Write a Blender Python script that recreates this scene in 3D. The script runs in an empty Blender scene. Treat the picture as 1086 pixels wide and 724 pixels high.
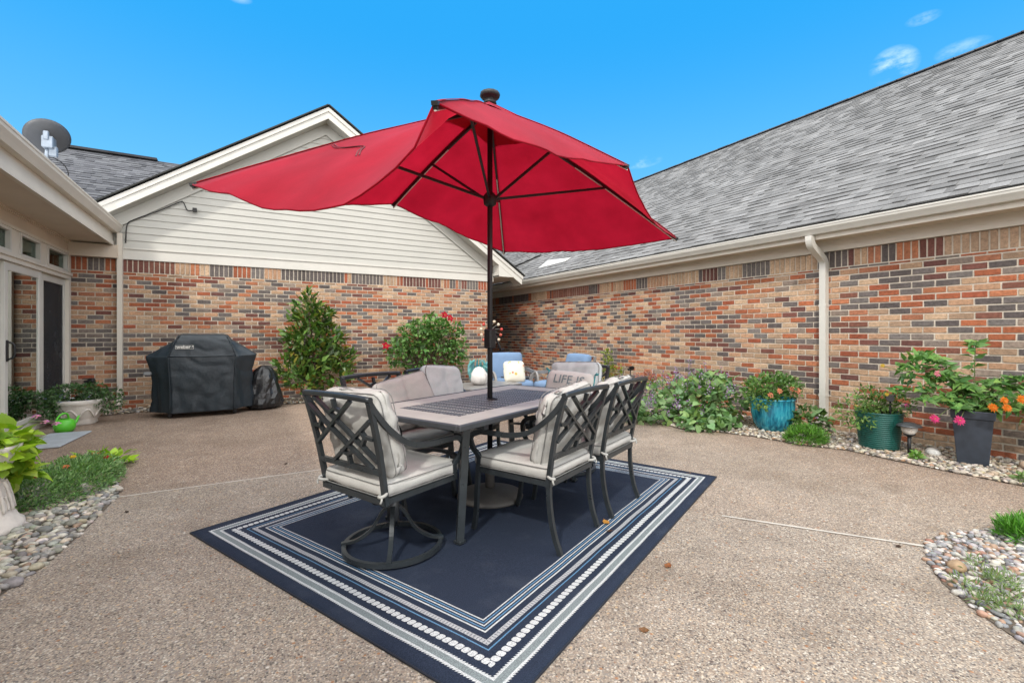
import bpy, math, random
from mathutils import Vector, Matrix, noise
random.seed(7)
R = random.uniform
scene = bpy.context.scene
COL = scene.collection
rad = math.radians
V = Vector

# ------------------------------------------------------------------ mesh builder
class MB:
    def __init__(s):
        s.v = []; s.f = []; s.m = []; s.c = []; s.sm = []
    def vert(s, p):
        s.v.append((p[0], p[1], p[2])); return len(s.v) - 1
    def face(s, idx, m=0, c=(1, 1, 1), smooth=False):
        s.f.append(tuple(idx)); s.m.append(m); s.c.append(c); s.sm.append(smooth)
    def poly(s, pts, m=0, c=(1, 1, 1), smooth=False):
        s.face([s.vert(p) for p in pts], m, c, smooth)
    def box(s, x0, x1, y0, y1, z0, z1, m=0, c=(1, 1, 1), M=None):
        P = [(x0,y0,z0),(x1,y0,z0),(x1,y1,z0),(x0,y1,z0),(x0,y0,z1),(x1,y0,z1),(x1,y1,z1),(x0,y1,z1)]
        if M is not None: P = [M @ V(p) for p in P]
        i = [s.vert(p) for p in P]
        for q in ((0,3,2,1),(4,5,6,7),(0,1,5,4),(1,2,6,5),(2,3,7,6),(3,0,4,7)):
            s.face([i[k] for k in q], m, c)
    def bevbox(s, x0, x1, y0, y1, z0, z1, b=.004, m=0, c=(1,1,1), M=None):
        # box with chamfered edges
        cx, cy, cz = (x0+x1)/2, (y0+y1)/2, (z0+z1)/2
        hx, hy, hz = abs(x1-x0)/2, abs(y1-y0)/2, abs(z1-z0)/2
        b = min(b, hx*.9, hy*.9, hz*.9)
        idx = {}
        def g(sx, sy, sz, a):
            k = (sx, sy, sz, a)
            if k not in idx:
                p = V((cx+sx*(hx-(b if a != 0 else 0)), cy+sy*(hy-(b if a != 1 else 0)), cz+sz*(hz-(b if a != 2 else 0))))
                if M is not None: p = M @ p
                idx[k] = s.vert(p)
            return idx[k]
        for a in range(3):
            for sg in (1, -1):
                q = []
                for (p, r) in ((-1,-1),(1,-1),(1,1),(-1,1)):
                    t = [0,0,0]; t[a] = sg; t[(a+1)%3] = p; t[(a+2)%3] = r
                    q.append(g(*t, a))
                if sg < 0: q.reverse()
                s.face(q, m, c)
        for a in range(3):
            b1, b2 = (a+1)%3, (a+2)%3
            for s1 in (1,-1):
                for s2 in (1,-1):
                    def t(sa):
                        w = [0,0,0]; w[a] = sa; w[b1] = s1; w[b2] = s2; return w
                    q = [g(*t(-1), b1), g(*t(1), b1), g(*t(1), b2), g(*t(-1), b2)]
                    if s1*s2 < 0: q.reverse()
                    s.face(q[::-1] if False else q, m, c)
        for sx in (1,-1):
            for sy in (1,-1):
                for sz in (1,-1):
                    q = [g(sx,sy,sz,0), g(sx,sy,sz,1), g(sx,sy,sz,2)]
                    if sx*sy*sz < 0: q.reverse()
                    s.face(q, m, c)
    def tube(s, pts, r, seg=8, m=0, c=(1,1,1), flat=None, caps=True, closed=False, up=(0,0,1), smooth=True):
        """sweep a round (radius r, or list of radii) or rectangular (flat=(w,h)) section along pts"""
        pts = [V(p) for p in pts]; n = len(pts)
        rings = []; N = None
        for i, p in enumerate(pts):
            if closed: t = pts[(i+1)%n] - pts[i-1]
            else: t = pts[min(i+1,n-1)] - pts[max(i-1,0)]
            if t.length < 1e-9: t = V((0,0,1))
            t.normalize()
            if N is None or flat is not None and up is not None and abs(t.dot(V(up))) < .97:
                u = V(up)
                if abs(t.dot(u)) > .97: u = V((1,0,0)) if abs(t.x) < .9 else V((0,1,0))
                if N is None or flat is not None: N = (u - t*u.dot(t)).normalized()
            else:
                N = (N - t*N.dot(t)).normalized()
            B = t.cross(N)
            rr = r[i] if isinstance(r, (list, tuple)) else r
            ring = []
            if flat:
                w, h = flat
                k = rr if isinstance(r, (list, tuple)) else 1
                for a, b in ((-1,-1),(1,-1),(1,1),(-1,1)):
                    ring.append(s.vert(p + B*(a*w/2*k) + N*(b*h/2*k)))
            else:
                for j in range(seg):
                    a = 2*math.pi*j/seg
                    ring.append(s.vert(p + (N*math.cos(a) + B*math.sin(a))*rr))
            rings.append(ring)
        k = len(rings[0]); sm = smooth and not flat
        for i in range(n if closed else n-1):
            a, b = rings[i], rings[(i+1)%n]
            for j in range(k):
                s.face((a[j], a[(j+1)%k], b[(j+1)%k], b[j]), m, c, sm)
        if caps and not closed:
            s.face(rings[0][::-1], m, c); s.face(rings[-1], m, c)
    def lathe(s, prof, seg=24, m=0, c=(1,1,1), o=(0,0,0), cap=True, smooth=True, jit=None):
        rings = []
        for (r, z) in prof:
            ring = []
            for j in range(seg):
                a = 2*math.pi*j/seg
                rr = r*(jit(a, z) if jit else 1)
                ring.append(s.vert((o[0]+rr*math.cos(a), o[1]+rr*math.sin(a), o[2]+z)))
            rings.append(ring)
        for i in range(len(rings)-1):
            a, b = rings[i], rings[i+1]
            for j in range(seg):
                s.face((a[j], a[(j+1)%seg], b[(j+1)%seg], b[j]), m, c, smooth)
        if cap:
            s.face(rings[0][::-1], m, c); s.face(rings[-1], m, c)
    def build(s, name, mats, parent=None, loc=None):
        me = bpy.data.meshes.new(name)
        me.from_pydata(s.v, [], s.f)
        if not isinstance(mats, (list, tuple)): mats = [mats]
        for mm in mats: me.materials.append(mm)
        me.polygons.foreach_set('material_index', s.m)
        me.polygons.foreach_set('use_smooth', s.sm)
        at = me.color_attributes.new('Col', 'FLOAT_COLOR', 'CORNER')
        buf = []
        for f, c in zip(s.f, s.c):
            buf.extend((c[0], c[1], c[2], 1.0)*len(f))
        at.data.foreach_set('color', buf)
        me.validate(); me.update()
        o = bpy.data.objects.new(name, me); COL.objects.link(o)
        if parent is not None: o.parent = parent
        if loc is not None: o.location = loc
        return o

def tag(o, label=None, cat=None, group=None, kind=None):
    if label: o['label'] = label
    if cat: o['category'] = cat
    if group: o['group'] = group
    if kind: o['kind'] = kind
    return o
def empty(name, loc=(0,0,0), rz=0, label=None, cat=None, group=None):
    o = bpy.data.objects.new(name, None); COL.objects.link(o)
    o.location = loc; o.rotation_euler = (0,0,rz); o.empty_display_size = .1
    return tag(o, label, cat, group)
def copy_tree(o, parent=None):
    c = o.copy(); COL.objects.link(c)
    if parent is not None: c.parent = parent
    for ch in list(o.children): copy_tree(ch, c)
    return c

def smooth(pts, n=6, closed=False):
    """Catmull-Rom through the points"""
    P = [V(p) for p in pts]; out = []; L = len(P)
    for i in range(L if closed else L-1):
        p1, p2 = P[i], P[(i+1)%L]
        p0 = P[i-1] if (i > 0 or closed) else p1*2-p2
        p3 = P[(i+2)%L] if (i+2 < L or closed) else p2*2-p1
        for k in range(n):
            t = k/n
            out.append(.5*((2*p1)+(p2-p0)*t+(2*p0-5*p1+4*p2-p3)*t*t+(3*p1-p0-3*p2+p3)*t*t*t))
    if not closed: out.append(P[-1])
    return out

# ------------------------------------------------------------------ materials
def newmat(name):
    m = bpy.data.materials.new(name); m.use_nodes = True
    nt = m.node_tree; b = nt.nodes['Principled BSDF']
    return m, nt, b
def N(nt, t, **k):
    n = nt.nodes.new(t)
    for a, v in k.items(): setattr(n, a, v)
    return n
def lk(nt, a, b): nt.links.new(a, b)
def setb(b, rough=.5, metal=0, spec=.5):
    b.inputs['Roughness'].default_value = rough; b.inputs['Metallic'].default_value = metal
    b.inputs['Specular IOR Level'].default_value = spec
def math_(nt, op, a, b=None, c=None):
    n = N(nt, 'ShaderNodeMath', operation=op)
    for i, x in enumerate((a, b, c)):
        if x is None: continue
        if isinstance(x, (int, float)): n.inputs[i].default_value = x
        else: lk(nt, x, n.inputs[i])
    return n.outputs[0]
def coords(nt): return N(nt, 'ShaderNodeTexCoord').outputs['Object']
def noise_(nt, vec, scale, detail=3, rough=.55):
    n = N(nt, 'ShaderNodeTexNoise'); n.inputs['Scale'].default_value = scale
    n.inputs['Detail'].default_value = detail; n.inputs['Roughness'].default_value = rough
    lk(nt, vec, n.inputs['Vector']); return n.outputs['Fac']
def ramp(nt, fac, stops, interp='LINEAR'):
    r = N(nt, 'ShaderNodeValToRGB'); r.color_ramp.interpolation = interp
    e = r.color_ramp.elements
    e[0].position, e[0].color = stops[0][0], (*stops[0][1], 1)
    e[1].position, e[1].color = stops[1][0], (*stops[1][1], 1)
    for p, c in stops[2:]:
        x = e.new(p); x.color = (*c, 1)
    lk(nt, fac, r.inputs[0]); return r.outputs[0]
def mixc(nt, fac, a, b, mode='MIX'):
    n = N(nt, 'ShaderNodeMix', data_type='RGBA', blend_type=mode)
    for i, x in ((0, fac), (6, a), (7, b)):
        if isinstance(x, (int, float)): n.inputs[i].default_value = x
        elif isinstance(x, tuple): n.inputs[i].default_value = (*x, 1)
        else: lk(nt, x, n.inputs[i])
    return n.outputs[2]
def bump_(nt, b, h, strength=.3, dist=.01):
    n = N(nt, 'ShaderNodeBump'); n.inputs['Strength'].default_value = strength
    n.inputs['Distance'].default_value = dist; lk(nt, h, n.inputs['Height'])
    lk(nt, n.outputs[0], b.inputs['Normal']); return n
def pm(name, col, rough=.5, metal=0, var=.12, vscale=6, bump=0, bscale=80, bdist=.003, spec=.5, attr=False):
    """plain surface: base colour with mottling, fine bump; attr multiplies by the mesh colour"""
    m, nt, b = newmat(name); setb(b, rough, metal, spec)
    co = coords(nt)
    f = noise_(nt, co, vscale, 4)
    lo = tuple(x*(1-var) for x in col); hi = tuple(min(1, x*(1+var)) for x in col)
    c = ramp(nt, f, [(.3, lo), (.7, hi)])
    if attr:
        a = N(nt, 'ShaderNodeAttribute', attribute_name='Col')
        c = mixc(nt, 1.0, c, a.outputs['Color'], 'MULTIPLY')
    lk(nt, c, b.inputs['Base Color'])
    if bump:
        bump_(nt, b, noise_(nt, co, bscale, 3), bump, bdist)
    rr = N(nt, 'ShaderNodeMapRange'); lk(nt, noise_(nt, co, vscale*2.3, 3), rr.inputs[0])
    rr.inputs[3].default_value = max(.02, rough-.08); rr.inputs[4].default_value = min(1, rough+.08)
    lk(nt, rr.outputs[0], b.inputs['Roughness'])
    return m
def fabric(name, col, var=.08, weave=600, transl=0, rough=.9):
    m, nt, b = newmat(name); setb(b, rough, 0, .08 if transl else .2)
    if transl: b.inputs['Sheen Weight'].default_value = .42; b.inputs['Sheen Roughness'].default_value = .4; b.inputs['Sheen Tint'].default_value = (1,.45,.55,1)
    co = coords(nt)
    w = N(nt, 'ShaderNodeTexVoronoi'); w.inputs['Scale'].default_value = weave; lk(nt, co, w.inputs['Vector'])
    f = noise_(nt, co, 5, 4)
    f2 = noise_(nt, co, 140, 2)
    c = ramp(nt, f, [(.3, tuple(x*(1-var) for x in col)), (.7, tuple(min(1, x*(1+var)) for x in col))])
    if transl: c = mixc(nt, 1.0, c, ramp(nt, noise_(nt, co, 1.7, 6, .6), [(.3,(.80,.8,.8)),(.7,(1.18,1.6,1.5))]), 'MULTIPLY')
    c = mixc(nt, .12, c, ramp(nt, f2, [(.35, tuple(x*.6 for x in col)), (.65, tuple(min(1, x*1.25) for x in col))]))
    lk(nt, c, b.inputs['Base Color'])
    bump_(nt, b, f2, .25, .002)
    if transl:
        t = N(nt, 'ShaderNodeBsdfTranslucent'); lk(nt, c, t.inputs[0])
        mx = N(nt, 'ShaderNodeMixShader'); mx.inputs[0].default_value = transl
        lk(nt, b.outputs[0], mx.inputs[1]); lk(nt, t.outputs[0], mx.inputs[2])
        lk(nt, mx.outputs[0], nt.nodes['Material Output'].inputs[0])
    return m
def foliage_mat(name, rough=.45, transl=.3, spec=.4):
    m, nt, b = newmat(name); setb(b, rough, 0, spec)
    a = N(nt, 'ShaderNodeAttribute', attribute_name='Col')
    lk(nt, a.outputs['Color'], b.inputs['Base Color'])
    t = N(nt, 'ShaderNodeBsdfTranslucent'); lk(nt, mixc(nt, 1.0, a.outputs['Color'], (1.0, 1.25, .55), 'MULTIPLY'), t.inputs[0])
    mx = N(nt, 'ShaderNodeMixShader'); mx.inputs[0].default_value = transl
    lk(nt, b.outputs[0], mx.inputs[1]); lk(nt, t.outputs[0], mx.inputs[2])
    lk(nt, mx.outputs[0], nt.nodes['Material Output'].inputs[0])
    return m
def attr_mat(name, rough=.85, nscale=60, namt=.25, bump=.3, bdist=.003, spec=.3, big=0, metal=0):
    m, nt, b = newmat(name); setb(b, rough, metal, spec)
    co = coords(nt)
    a = N(nt, 'ShaderNodeAttribute', attribute_name='Col')
    f = noise_(nt, co, nscale, 4, .6)
    g = ramp(nt, f, [(.3, (1-namt,)*3), (.7, (1+namt*.6,)*3)])
    c = mixc(nt, 1.0, a.outputs['Color'], g, 'MULTIPLY')
    if big:
        g2 = ramp(nt, noise_(nt, co, big, 5, .65), [(.3, (.76,.755,.75)), (.5,(1,1,1)), (.7, (1.14,1.13,1.12))])
        c = mixc(nt, 1.0, c, g2, 'MULTIPLY')
    lk(nt, c, b.inputs['Base Color'])
    if bump: bump_(nt, b, f, bump, bdist)
    return m

def aggregate(name, pal, tint, rough=.75, pal2=None, tint2=None):
    """exposed-aggregate concrete: small pebbles of several colours in grey paste"""
    m, nt, b = newmat(name); setb(b, rough, 0, .35)
    co = coords(nt)
    vo = N(nt, 'ShaderNodeTexVoronoi'); vo.inputs['Scale'].default_value = 150; vo.inputs['Randomness'].default_value = 1
    lk(nt, co, vo.inputs['Vector'])
    sep = N(nt, 'ShaderNodeSeparateColor'); lk(nt, vo.outputs['Color'], sep.inputs[0])
    stone = ramp(nt, sep.outputs[0], pal, 'CONSTANT')
    if pal2:      # rusty, damp-stained zone along the beds fading into the plain grey slab
        sxy = N(nt, 'ShaderNodeSeparateXYZ'); lk(nt, co, sxy.inputs[0])
        wa = N(nt, 'ShaderNodeMapRange', interpolation_type='SMOOTHSTEP'); lk(nt, math_(nt, 'ADD', sxy.outputs[0], math_(nt, 'MULTIPLY', noise_(nt, co, .9, 4), 1.2)), wa.inputs[0]); wa.inputs[1].default_value = 4.3; wa.inputs[2].default_value = 6.2
        wb = N(nt, 'ShaderNodeMapRange', interpolation_type='SMOOTHSTEP'); lk(nt, math_(nt, 'ADD', sxy.outputs[1], math_(nt, 'MULTIPLY', noise_(nt, co, .8, 4), 1.4)), wb.inputs[0]); wb.inputs[1].default_value = 4.4; wb.inputs[2].default_value = 6.0
        wc = math_(nt, 'MAXIMUM', wa.outputs[0], wb.outputs[0])
        wc = math_(nt, 'ADD', math_(nt, 'MULTIPLY', wc, .78), .22)
        stone = mixc(nt, wc, ramp(nt, sep.outputs[0], pal2, 'CONSTANT'), stone); tint = mixc(nt, wc, tint2, tint)
    ed = ramp(nt, vo.outputs['Distance'], [(.50, (1,1,1)), (.75, (0,0,0))])
    stone = mixc(nt, ed, tint, stone)
    vo2 = N(nt, 'ShaderNodeTexVoronoi'); vo2.inputs['Scale'].default_value = 62; lk(nt, co, vo2.inputs['Vector'])
    sep2 = N(nt, 'ShaderNodeSeparateColor'); lk(nt, vo2.outputs['Color'], sep2.inputs[0])
    big = ramp(nt, sep2.outputs[1], [(0, (0,0,0)), (.85, (1,1,1))], 'CONSTANT')
    bigm = math_(nt, 'MULTIPLY', big, ramp(nt, vo2.outputs['Distance'], [(.3, (1,1,1)), (.5, (0,0,0))]))
    stone = mixc(nt, bigm, stone, ramp(nt, sep2.outputs[0], [(0, (.46,.34,.22)), (.3, (.11,.085,.075)), (.5, (.50,.43,.34)), (.72, (.32,.17,.09)), (.88, (.56,.52,.46))], 'CONSTANT'))
    # weathering: broad patches and streaks
    st = noise_(nt, co, .7, 5, .62)
    stone = mixc(nt, 1.0, stone, ramp(nt, st, [(.3, (.74,.71,.68)), (.5, (1,1,1)), (.72, (1.12,1.10,1.08))]), 'MULTIPLY')
    st2 = noise_(nt, co, 4.5, 4, .6)
    stone = mixc(nt, 1.0, stone, ramp(nt, st2, [(.3, (.88,.87,.86)), (.7, (1.08,1.08,1.08))]), 'MULTIPLY')
    sp = noise_(nt, co, 1.9, 6, .7)
    stone = mixc(nt, ramp(nt, sp, [(.60,(0,0,0)),(.72,(.55,.55,.55))]), stone, (.12,.085,.06))
    lk(nt, stone, b.inputs['Base Color'])
    h = math_(nt, 'SUBTRACT', 1.0, vo.outputs['Distance'])
    h = math_(nt, 'ADD', h, math_(nt, 'MULTIPLY', bigm, .6))
    bump_(nt, b, h, .55, .004)
    return m

M_ = {}
M_['brick'] = attr_mat('brick_face', .88, 45, .34, .5, .004, .25, 1.1)
M_['mortar'] = pm('mortar', (.56,.495,.41), .95, 0, .16, 9, .5, 160, .003, .2)
M_['shingle'] = attr_mat('asphalt_shingle', .95, 120, .32, .5, .003, .2, 1.5)
M_['trim'] = pm('painted_trim', (.64,.59,.51), .5, 0, .05, 3, .08, 40, .002)
M_['soffit'] = pm('soffit_paint', (.60,.51,.41), .6, 0, .06, 3, .05, 30)
M_['siding'] = pm('lap_siding', (.45,.44,.40), .5, 0, .04, 2.2, .1, 60, .002)
M_['white'] = pm('white_paint', (.58,.56,.51), .42, 0, .04, 4, .05, 30)
M_['metal'] = pm('dark_powder_coat', (.055,.060,.065), .42, .15, .15, 14, .12, 220, .001)
M_['rail'] = pm('worn_grey_powder_coat', (.034,.041,.046), .30, .25, .22, 9, .12, 200, .001)
M_['black'] = pm('black_paint', (.012,.012,.013), .55, 0, .2, 8, .06, 90)
M_['cush'] = fabric('beige_cushion', (.48,.475,.45))
M_['cushg'] = fabric('grey_cushion', (.58,.63,.63))
M_['piping'] = fabric('dark_piping', (.20,.20,.195))
M_['tie'] = fabric('cushion_tie', (.38,.38,.36))
M_['blue'] = fabric('blue_cushion', (.15,.23,.36))
M_['red'] = fabric('red_canopy_fabric', (.44,.007,.024), .10, 700, .46, .8)
M_['leaf'] = foliage_mat('leaf')
M_['glossleaf'] = foliage_mat('glossy_leaf', .28, .18, .55)
M_['petal'] = foliage_mat('petal', .6, .25, .2)
M_['stem'] = pm('plant_stem', (.10,.13,.045), .7, 0, .3, 20, .2, 60)
M_['bark'] = pm('bark', (.13,.09,.06), .9, 0, .3, 18, .6, 50, .006)
M_['soil'] = pm('potting_soil', (.035,.026,.02), .95, 0, .35, 30, .8, 90, .01)
M_['pebble'] = attr_mat('river_pebble', .6, 40, .3, .25, .002, .4)
M_['earth'] = pm('bed_earth', (.10,.08,.06), .95, 0, .4, 14, .8, 60, .012)
M_['cover'] = pm('vinyl_cover', (.017,.026,.034), .42, 0, .22, 3, .3, 26, .010, .45)
M_['bag'] = pm('bin_bag_plastic', (.012,.013,.015), .32, 0, .2, 8, .35, 16, .02, .6)
M_['tile'] = pm('table_tile', (.45,.435,.395), .38, 0, .10, 5, .06, 50)
M_['stonew'] = pm('cast_stone', (.60,.56,.51), .85, 0, .16, 9, .5, 60, .006)
M_['grey'] = pm('grey_metal', (.34,.36,.38), .4, .5, .1, 10, .05, 90)
M_['iron'] = pm('silver_brown_frame', (.22,.21,.20), .42, .3, .2, 12, .1, 90)
M_['steel'] = pm('galvanised', (.27,.31,.36), .42, .6, .15, 10)
M_['dish'] = pm('dish_paint', (.075,.078,.085), .5, .2, .12, 6)
M_['plastic'] = pm('dark_planter_plastic', (.028,.036,.050), .48, 0, .22, 12, .2, 120, .002)
M_['paint_var'] = attr_mat('coloured_paint', .45, 30, .12, .05, .002, .5)
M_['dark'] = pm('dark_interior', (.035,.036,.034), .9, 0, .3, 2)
M_['rubber'] = pm('black_rubber', (.02,.02,.021), .75)
def glass_mat(name, tint, refl, mul=1.6):
    m = bpy.data.materials.new(name); m.use_nodes = True; nt = m.node_tree
    nt.nodes.remove(nt.nodes['Principled BSDF'])
    gl = N(nt, 'ShaderNodeBsdfGlossy'); gl.inputs['Roughness'].default_value = .01; gl.inputs[0].default_value = (.9,.95,.93,1)
    tr = N(nt, 'ShaderNodeBsdfTransparent'); tr.inputs[0].default_value = (*tint, 1)
    fr = N(nt, 'ShaderNodeFresnel'); fr.inputs[0].default_value = 1.5
    f = math_(nt, 'ADD', math_(nt, 'MULTIPLY', fr.outputs[0], mul), refl)
    f = math_(nt, 'MINIMUM', f, 1.0)
    mx = N(nt, 'ShaderNodeMixShader'); lk(nt, f, mx.inputs[0]); lk(nt, tr.outputs[0], mx.inputs[1]); lk(nt, gl.outputs[0], mx.inputs[2])
    lk(nt, mx.outputs[0], nt.nodes['Material Output'].inputs[0]); return m
M_['glass'] = glass_mat('window_glass', (.5,.58,.54), .34)
M_['glassd'] = glass_mat('transom_glass', (.5,.58,.54), .0, .7)
def screen_mat():
    m, nt, b = newmat('insect_screen'); setb(b, .6, 0, .3)
    b.inputs['Base Color'].default_value = (.022,.026,.032,1)
    co = coords(nt)
    f = noise_(nt, co, 3, 3)
    lk(nt, ramp(nt, f, [(.3,(.018,.021,.026)),(.7,(.032,.038,.046))]), b.inputs['Base Color'])
    t = N(nt, 'ShaderNodeBsdfTransparent'); mx = N(nt, 'ShaderNodeMixShader'); mx.inputs[0].default_value = .25
    lk(nt, b.outputs[0], mx.inputs[1]); lk(nt, t.outputs[0], mx.inputs[2]); lk(nt, mx.outputs[0], nt.nodes['Material Output'].inputs[0])
    return m
M_['screen'] = screen_mat()
# ------------------------------------------------------------------ ground
NEARP = [(0,(.262,.206,.160)),(.2,(.325,.280,.230)),(.42,(.115,.100,.088)),(.55,(.41,.342,.268)),(.75,(.235,.213,.19)),(.9,(.49,.45,.38))]; NEART = (.238,.202,.164)
M_['patio_far'] = aggregate('aggregate_warm', [(0,(.22,.145,.10)),(.2,(.33,.24,.175)),(.42,(.10,.075,.06)),(.55,(.40,.31,.235)),(.75,(.24,.19,.165)),(.9,(.44,.37,.30))], (.18,.132,.10), .75, NEARP, NEART)
M_['patio_near'] = aggregate('aggregate_grey', NEARP, NEART)
M_['grass'] = pm('lawn', (.05,.09,.025), .9, 0, .4, 3, .6, 40, .02)
M_['joint'] = pm('joint_filler', (.46,.43,.38), .9, 0, .2, 9, .3, 120)
def sheet(name, pts, z, m, kind='structure'):
    b = MB(); b.poly([(x, y, z) for x, y in pts]); return tag(b.build(name, m), kind=kind)
sheet('ground', [(-150,-150),(150,-150),(150,150),(-150,150)], -.03, M_['grass'])
b = MB(); b.box(-2.3, 6.41, -6, 9.6, -.2, 0); tag(b.build('patio', M_['patio_far']), kind='structure')
b = MB(); b.box(5.0, 6.41, 9.6, 15, -.2, -.002); tag(b.build('path', M_['patio_far']), kind='structure')
NEAR = [(-2.3,-6),(6.40,-6),(6.40,-3.24),(2.3,2.66),(1.98,4.44),(-2.3,4.44)]
sheet('patio', NEAR, .004, M_['patio_near'])
def strip(name, p, q, w, z, m='joint'):
    p, q = V((*p,0)), V((*q,0)); d = (q-p).normalized(); n = V((-d.y, d.x, 0))*w/2
    b = MB(); K = 24
    for i in range(K):
        a0, a1 = p.lerp(q, i/K), p.lerp(q, (i+1)/K)
        j0, j1 = R(.8,1.15), R(.8,1.15)
        b.poly([a0-n*j0+V((0,0,z)), a1-n*j1+V((0,0,z)), a1+n*j1+V((0,0,z)), a0+n*j0+V((0,0,z))])
    return tag(b.build(name, M_[m]), kind='structure')
strip('expansion_joint', (-.82,4.45), (1.98,4.44), .022, .008)
strip('expansion_joint', (2.76,1.99), (3.40,1.08), .024, .008)



BED = dict(
 left=[(-1.3,2.2),(-1.0,2.9),(-.93,3.23),(-.88,3.45),(-.846,3.73),(-.825,4.05),(-.807,4.4),(-.816,4.67),(-.9,4.9),(-1.04,5.1),(-1.45,5.6),(-1.8,5.95),(-2.28,6.1),(-2.28,2.2)],
 front=[(3.37,1.13),(3.55,1.15),(3.73,1.12),(4.0,1.02),(4.3,.88),(4.6,.6),(4.6,-.8),(3.4,-.6),(2.55,.4),(2.645,.58),(2.757,.733),(2.94,.915),(3.156,1.05)],
 right=[(5.37,-2),(5.37,1.18),(5.37,1.55),(5.38,2.02),(5.43,2.44),(5.26,2.82),(5.2,3.33),(5.05,3.72),(4.81,3.87),(4.86,4.6),(5.5,5.64),(5.86,6.7),(6.0,8),(6.0,12),(6.40,12),(6.40,-2)],
 back=[(-2.28,8.95),(-1.74,8.93),(-1.35,9.08),(-.75,9.04),(.6,8.85),(1.18,8.75),(2.2,8.85),(4.98,8.9),(4.98,9.58),(-2.28,9.58)])
for k in BED: sheet('planting_bed_soil', BED[k], .008, M_['earth'])
def inside(p, poly):
    r = False; j = len(poly)-1
    for i in range(len(poly)):
        a, c = poly[i], poly[j]
        if (a[1] > p[1]) != (c[1] > p[1]) and p[0] < (c[0]-a[0])*(p[1]-a[1])/(c[1]-a[1])+a[0]: r = not r
        j = i
    return r
def cube_sphere(n):
    vs = {}; fs = []
    def vid(p):
        p = V(p).normalized(); k = (round(p.x,4), round(p.y,4), round(p.z,4))
        if k not in vs: vs[k] = len(vs)
        return vs[k]
    for a in range(3):
        for sg in (1,-1):
            for i in range(n):
                for j in range(n):
                    q = []
                    for di, dj in ((0,0),(1,0),(1,1),(0,1)):
                        t = [0,0,0]; t[a] = sg; t[(a+1)%3] = -1+2*(i+di)/n; t[(a+2)%3] = -1+2*(j+dj)/n
                        q.append(vid(t))
                    fs.append(q if sg > 0 else q[::-1])
    return [V(k) for k in vs], fs
CS2, CS3, CS4 = cube_sphere(2), cube_sphere(3), cube_sphere(4)
def pebble(mb, x, y, z, s, c, tmpl, flat=None):
    vs, fs = tmpl
    flat = flat or R(.38,.7)
    S = V((s*R(.8,1.25), s*R(.6,.95), s*flat)); rot = Matrix.Rotation(R(0,6.28),3,'Z') @ Matrix.Rotation(R(-.35,.35),3,'X')
    ph = R(0,50); base = len(mb.v)
    for v in vs:
        k = 1+.16*noise.noise(v*1.3+V((ph,ph,0)))
        p = rot @ V((v.x*S.x*k, v.y*S.y*k, v.z*S.z*k))
        mb.v.append((x+p.x, y+p.y, z+p.z))
    for f in fs: mb.face([base+i for i in f], 0, c, True)
RIVER = [((.40,.37,.31),4),((.30,.29,.26),4),((.22,.22,.21),3),((.46,.40,.31),3),((.26,.27,.22),2),((.52,.49,.43),2),((.30,.20,.14),1),((.16,.15,.14),1),((.36,.33,.22),1)]
CREAM = [((.52,.46,.37),5),((.60,.55,.46),3),((.45,.36,.25),3),((.34,.29,.24),4),((.68,.65,.59),1),((.36,.23,.14),2),((.22,.20,.185),3)]
MIXED = [((.42,.40,.38),4),((.28,.28,.29),4),((.54,.50,.44),3),((.40,.26,.18),2),((.30,.17,.12),1),((.19,.19,.20),2),((.62,.60,.57),1)]
def pick(pal, lo=.65, hi=1.02):
    t = R(0, sum(w for _, w in pal))
    for c, w in pal:
        t -= w
        if t <= 0: break
    j = R(lo,hi); return tuple(min(.85, x*j*R(.95,1.05)) for x in c)
def pebbles(poly, step, smin, smax, pal, tmpl, keep=None, edge=.0, zoff=.006, lum=(.65,1.02)):
    mb = MB(); xs = [p[0] for p in poly]; ys = [p[1] for p in poly]
    y = min(ys)
    while y < max(ys):
        x = min(xs)
        while x < max(xs):
            px, py = x+R(-.5,.5)*step, y+R(-.5,.5)*step
            if inside((px,py), poly) and (keep is None or keep(px,py)):
                s = R(smin, smax)*(1.35 if random.random() < .12 else 1)
                pebble(mb, px, py, zoff+s*R(.1,.45), s, pick(pal, *lum), tmpl)
            x += step
        y += step
    return mb
def stones(label, *a, **k): return tag(pebbles(*a, **k).build('river_stones', M_['pebble']), label, 'stones', kind='stuff')
stones('grey and tan river stones in the left planting bed', BED['left'], .035, .015, .029, RIVER, CS3, lum=(.75,1.25), keep=lambda x,y: x > -1.75)
stones('mixed grey and rust river stones in the bed at the right edge', BED['front'], .026, .010, .022, MIXED, CS2, keep=lambda x,y: y > .1)
stones('cream gravel along the right brick wall', BED['right'], .034, .011, .026, CREAM, CS2, keep=lambda x,y: y > -.2 and y < 8)
stones('cream gravel strip along the back brick wall', BED['back'], .055, .02, .036, CREAM, CS2)

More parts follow.
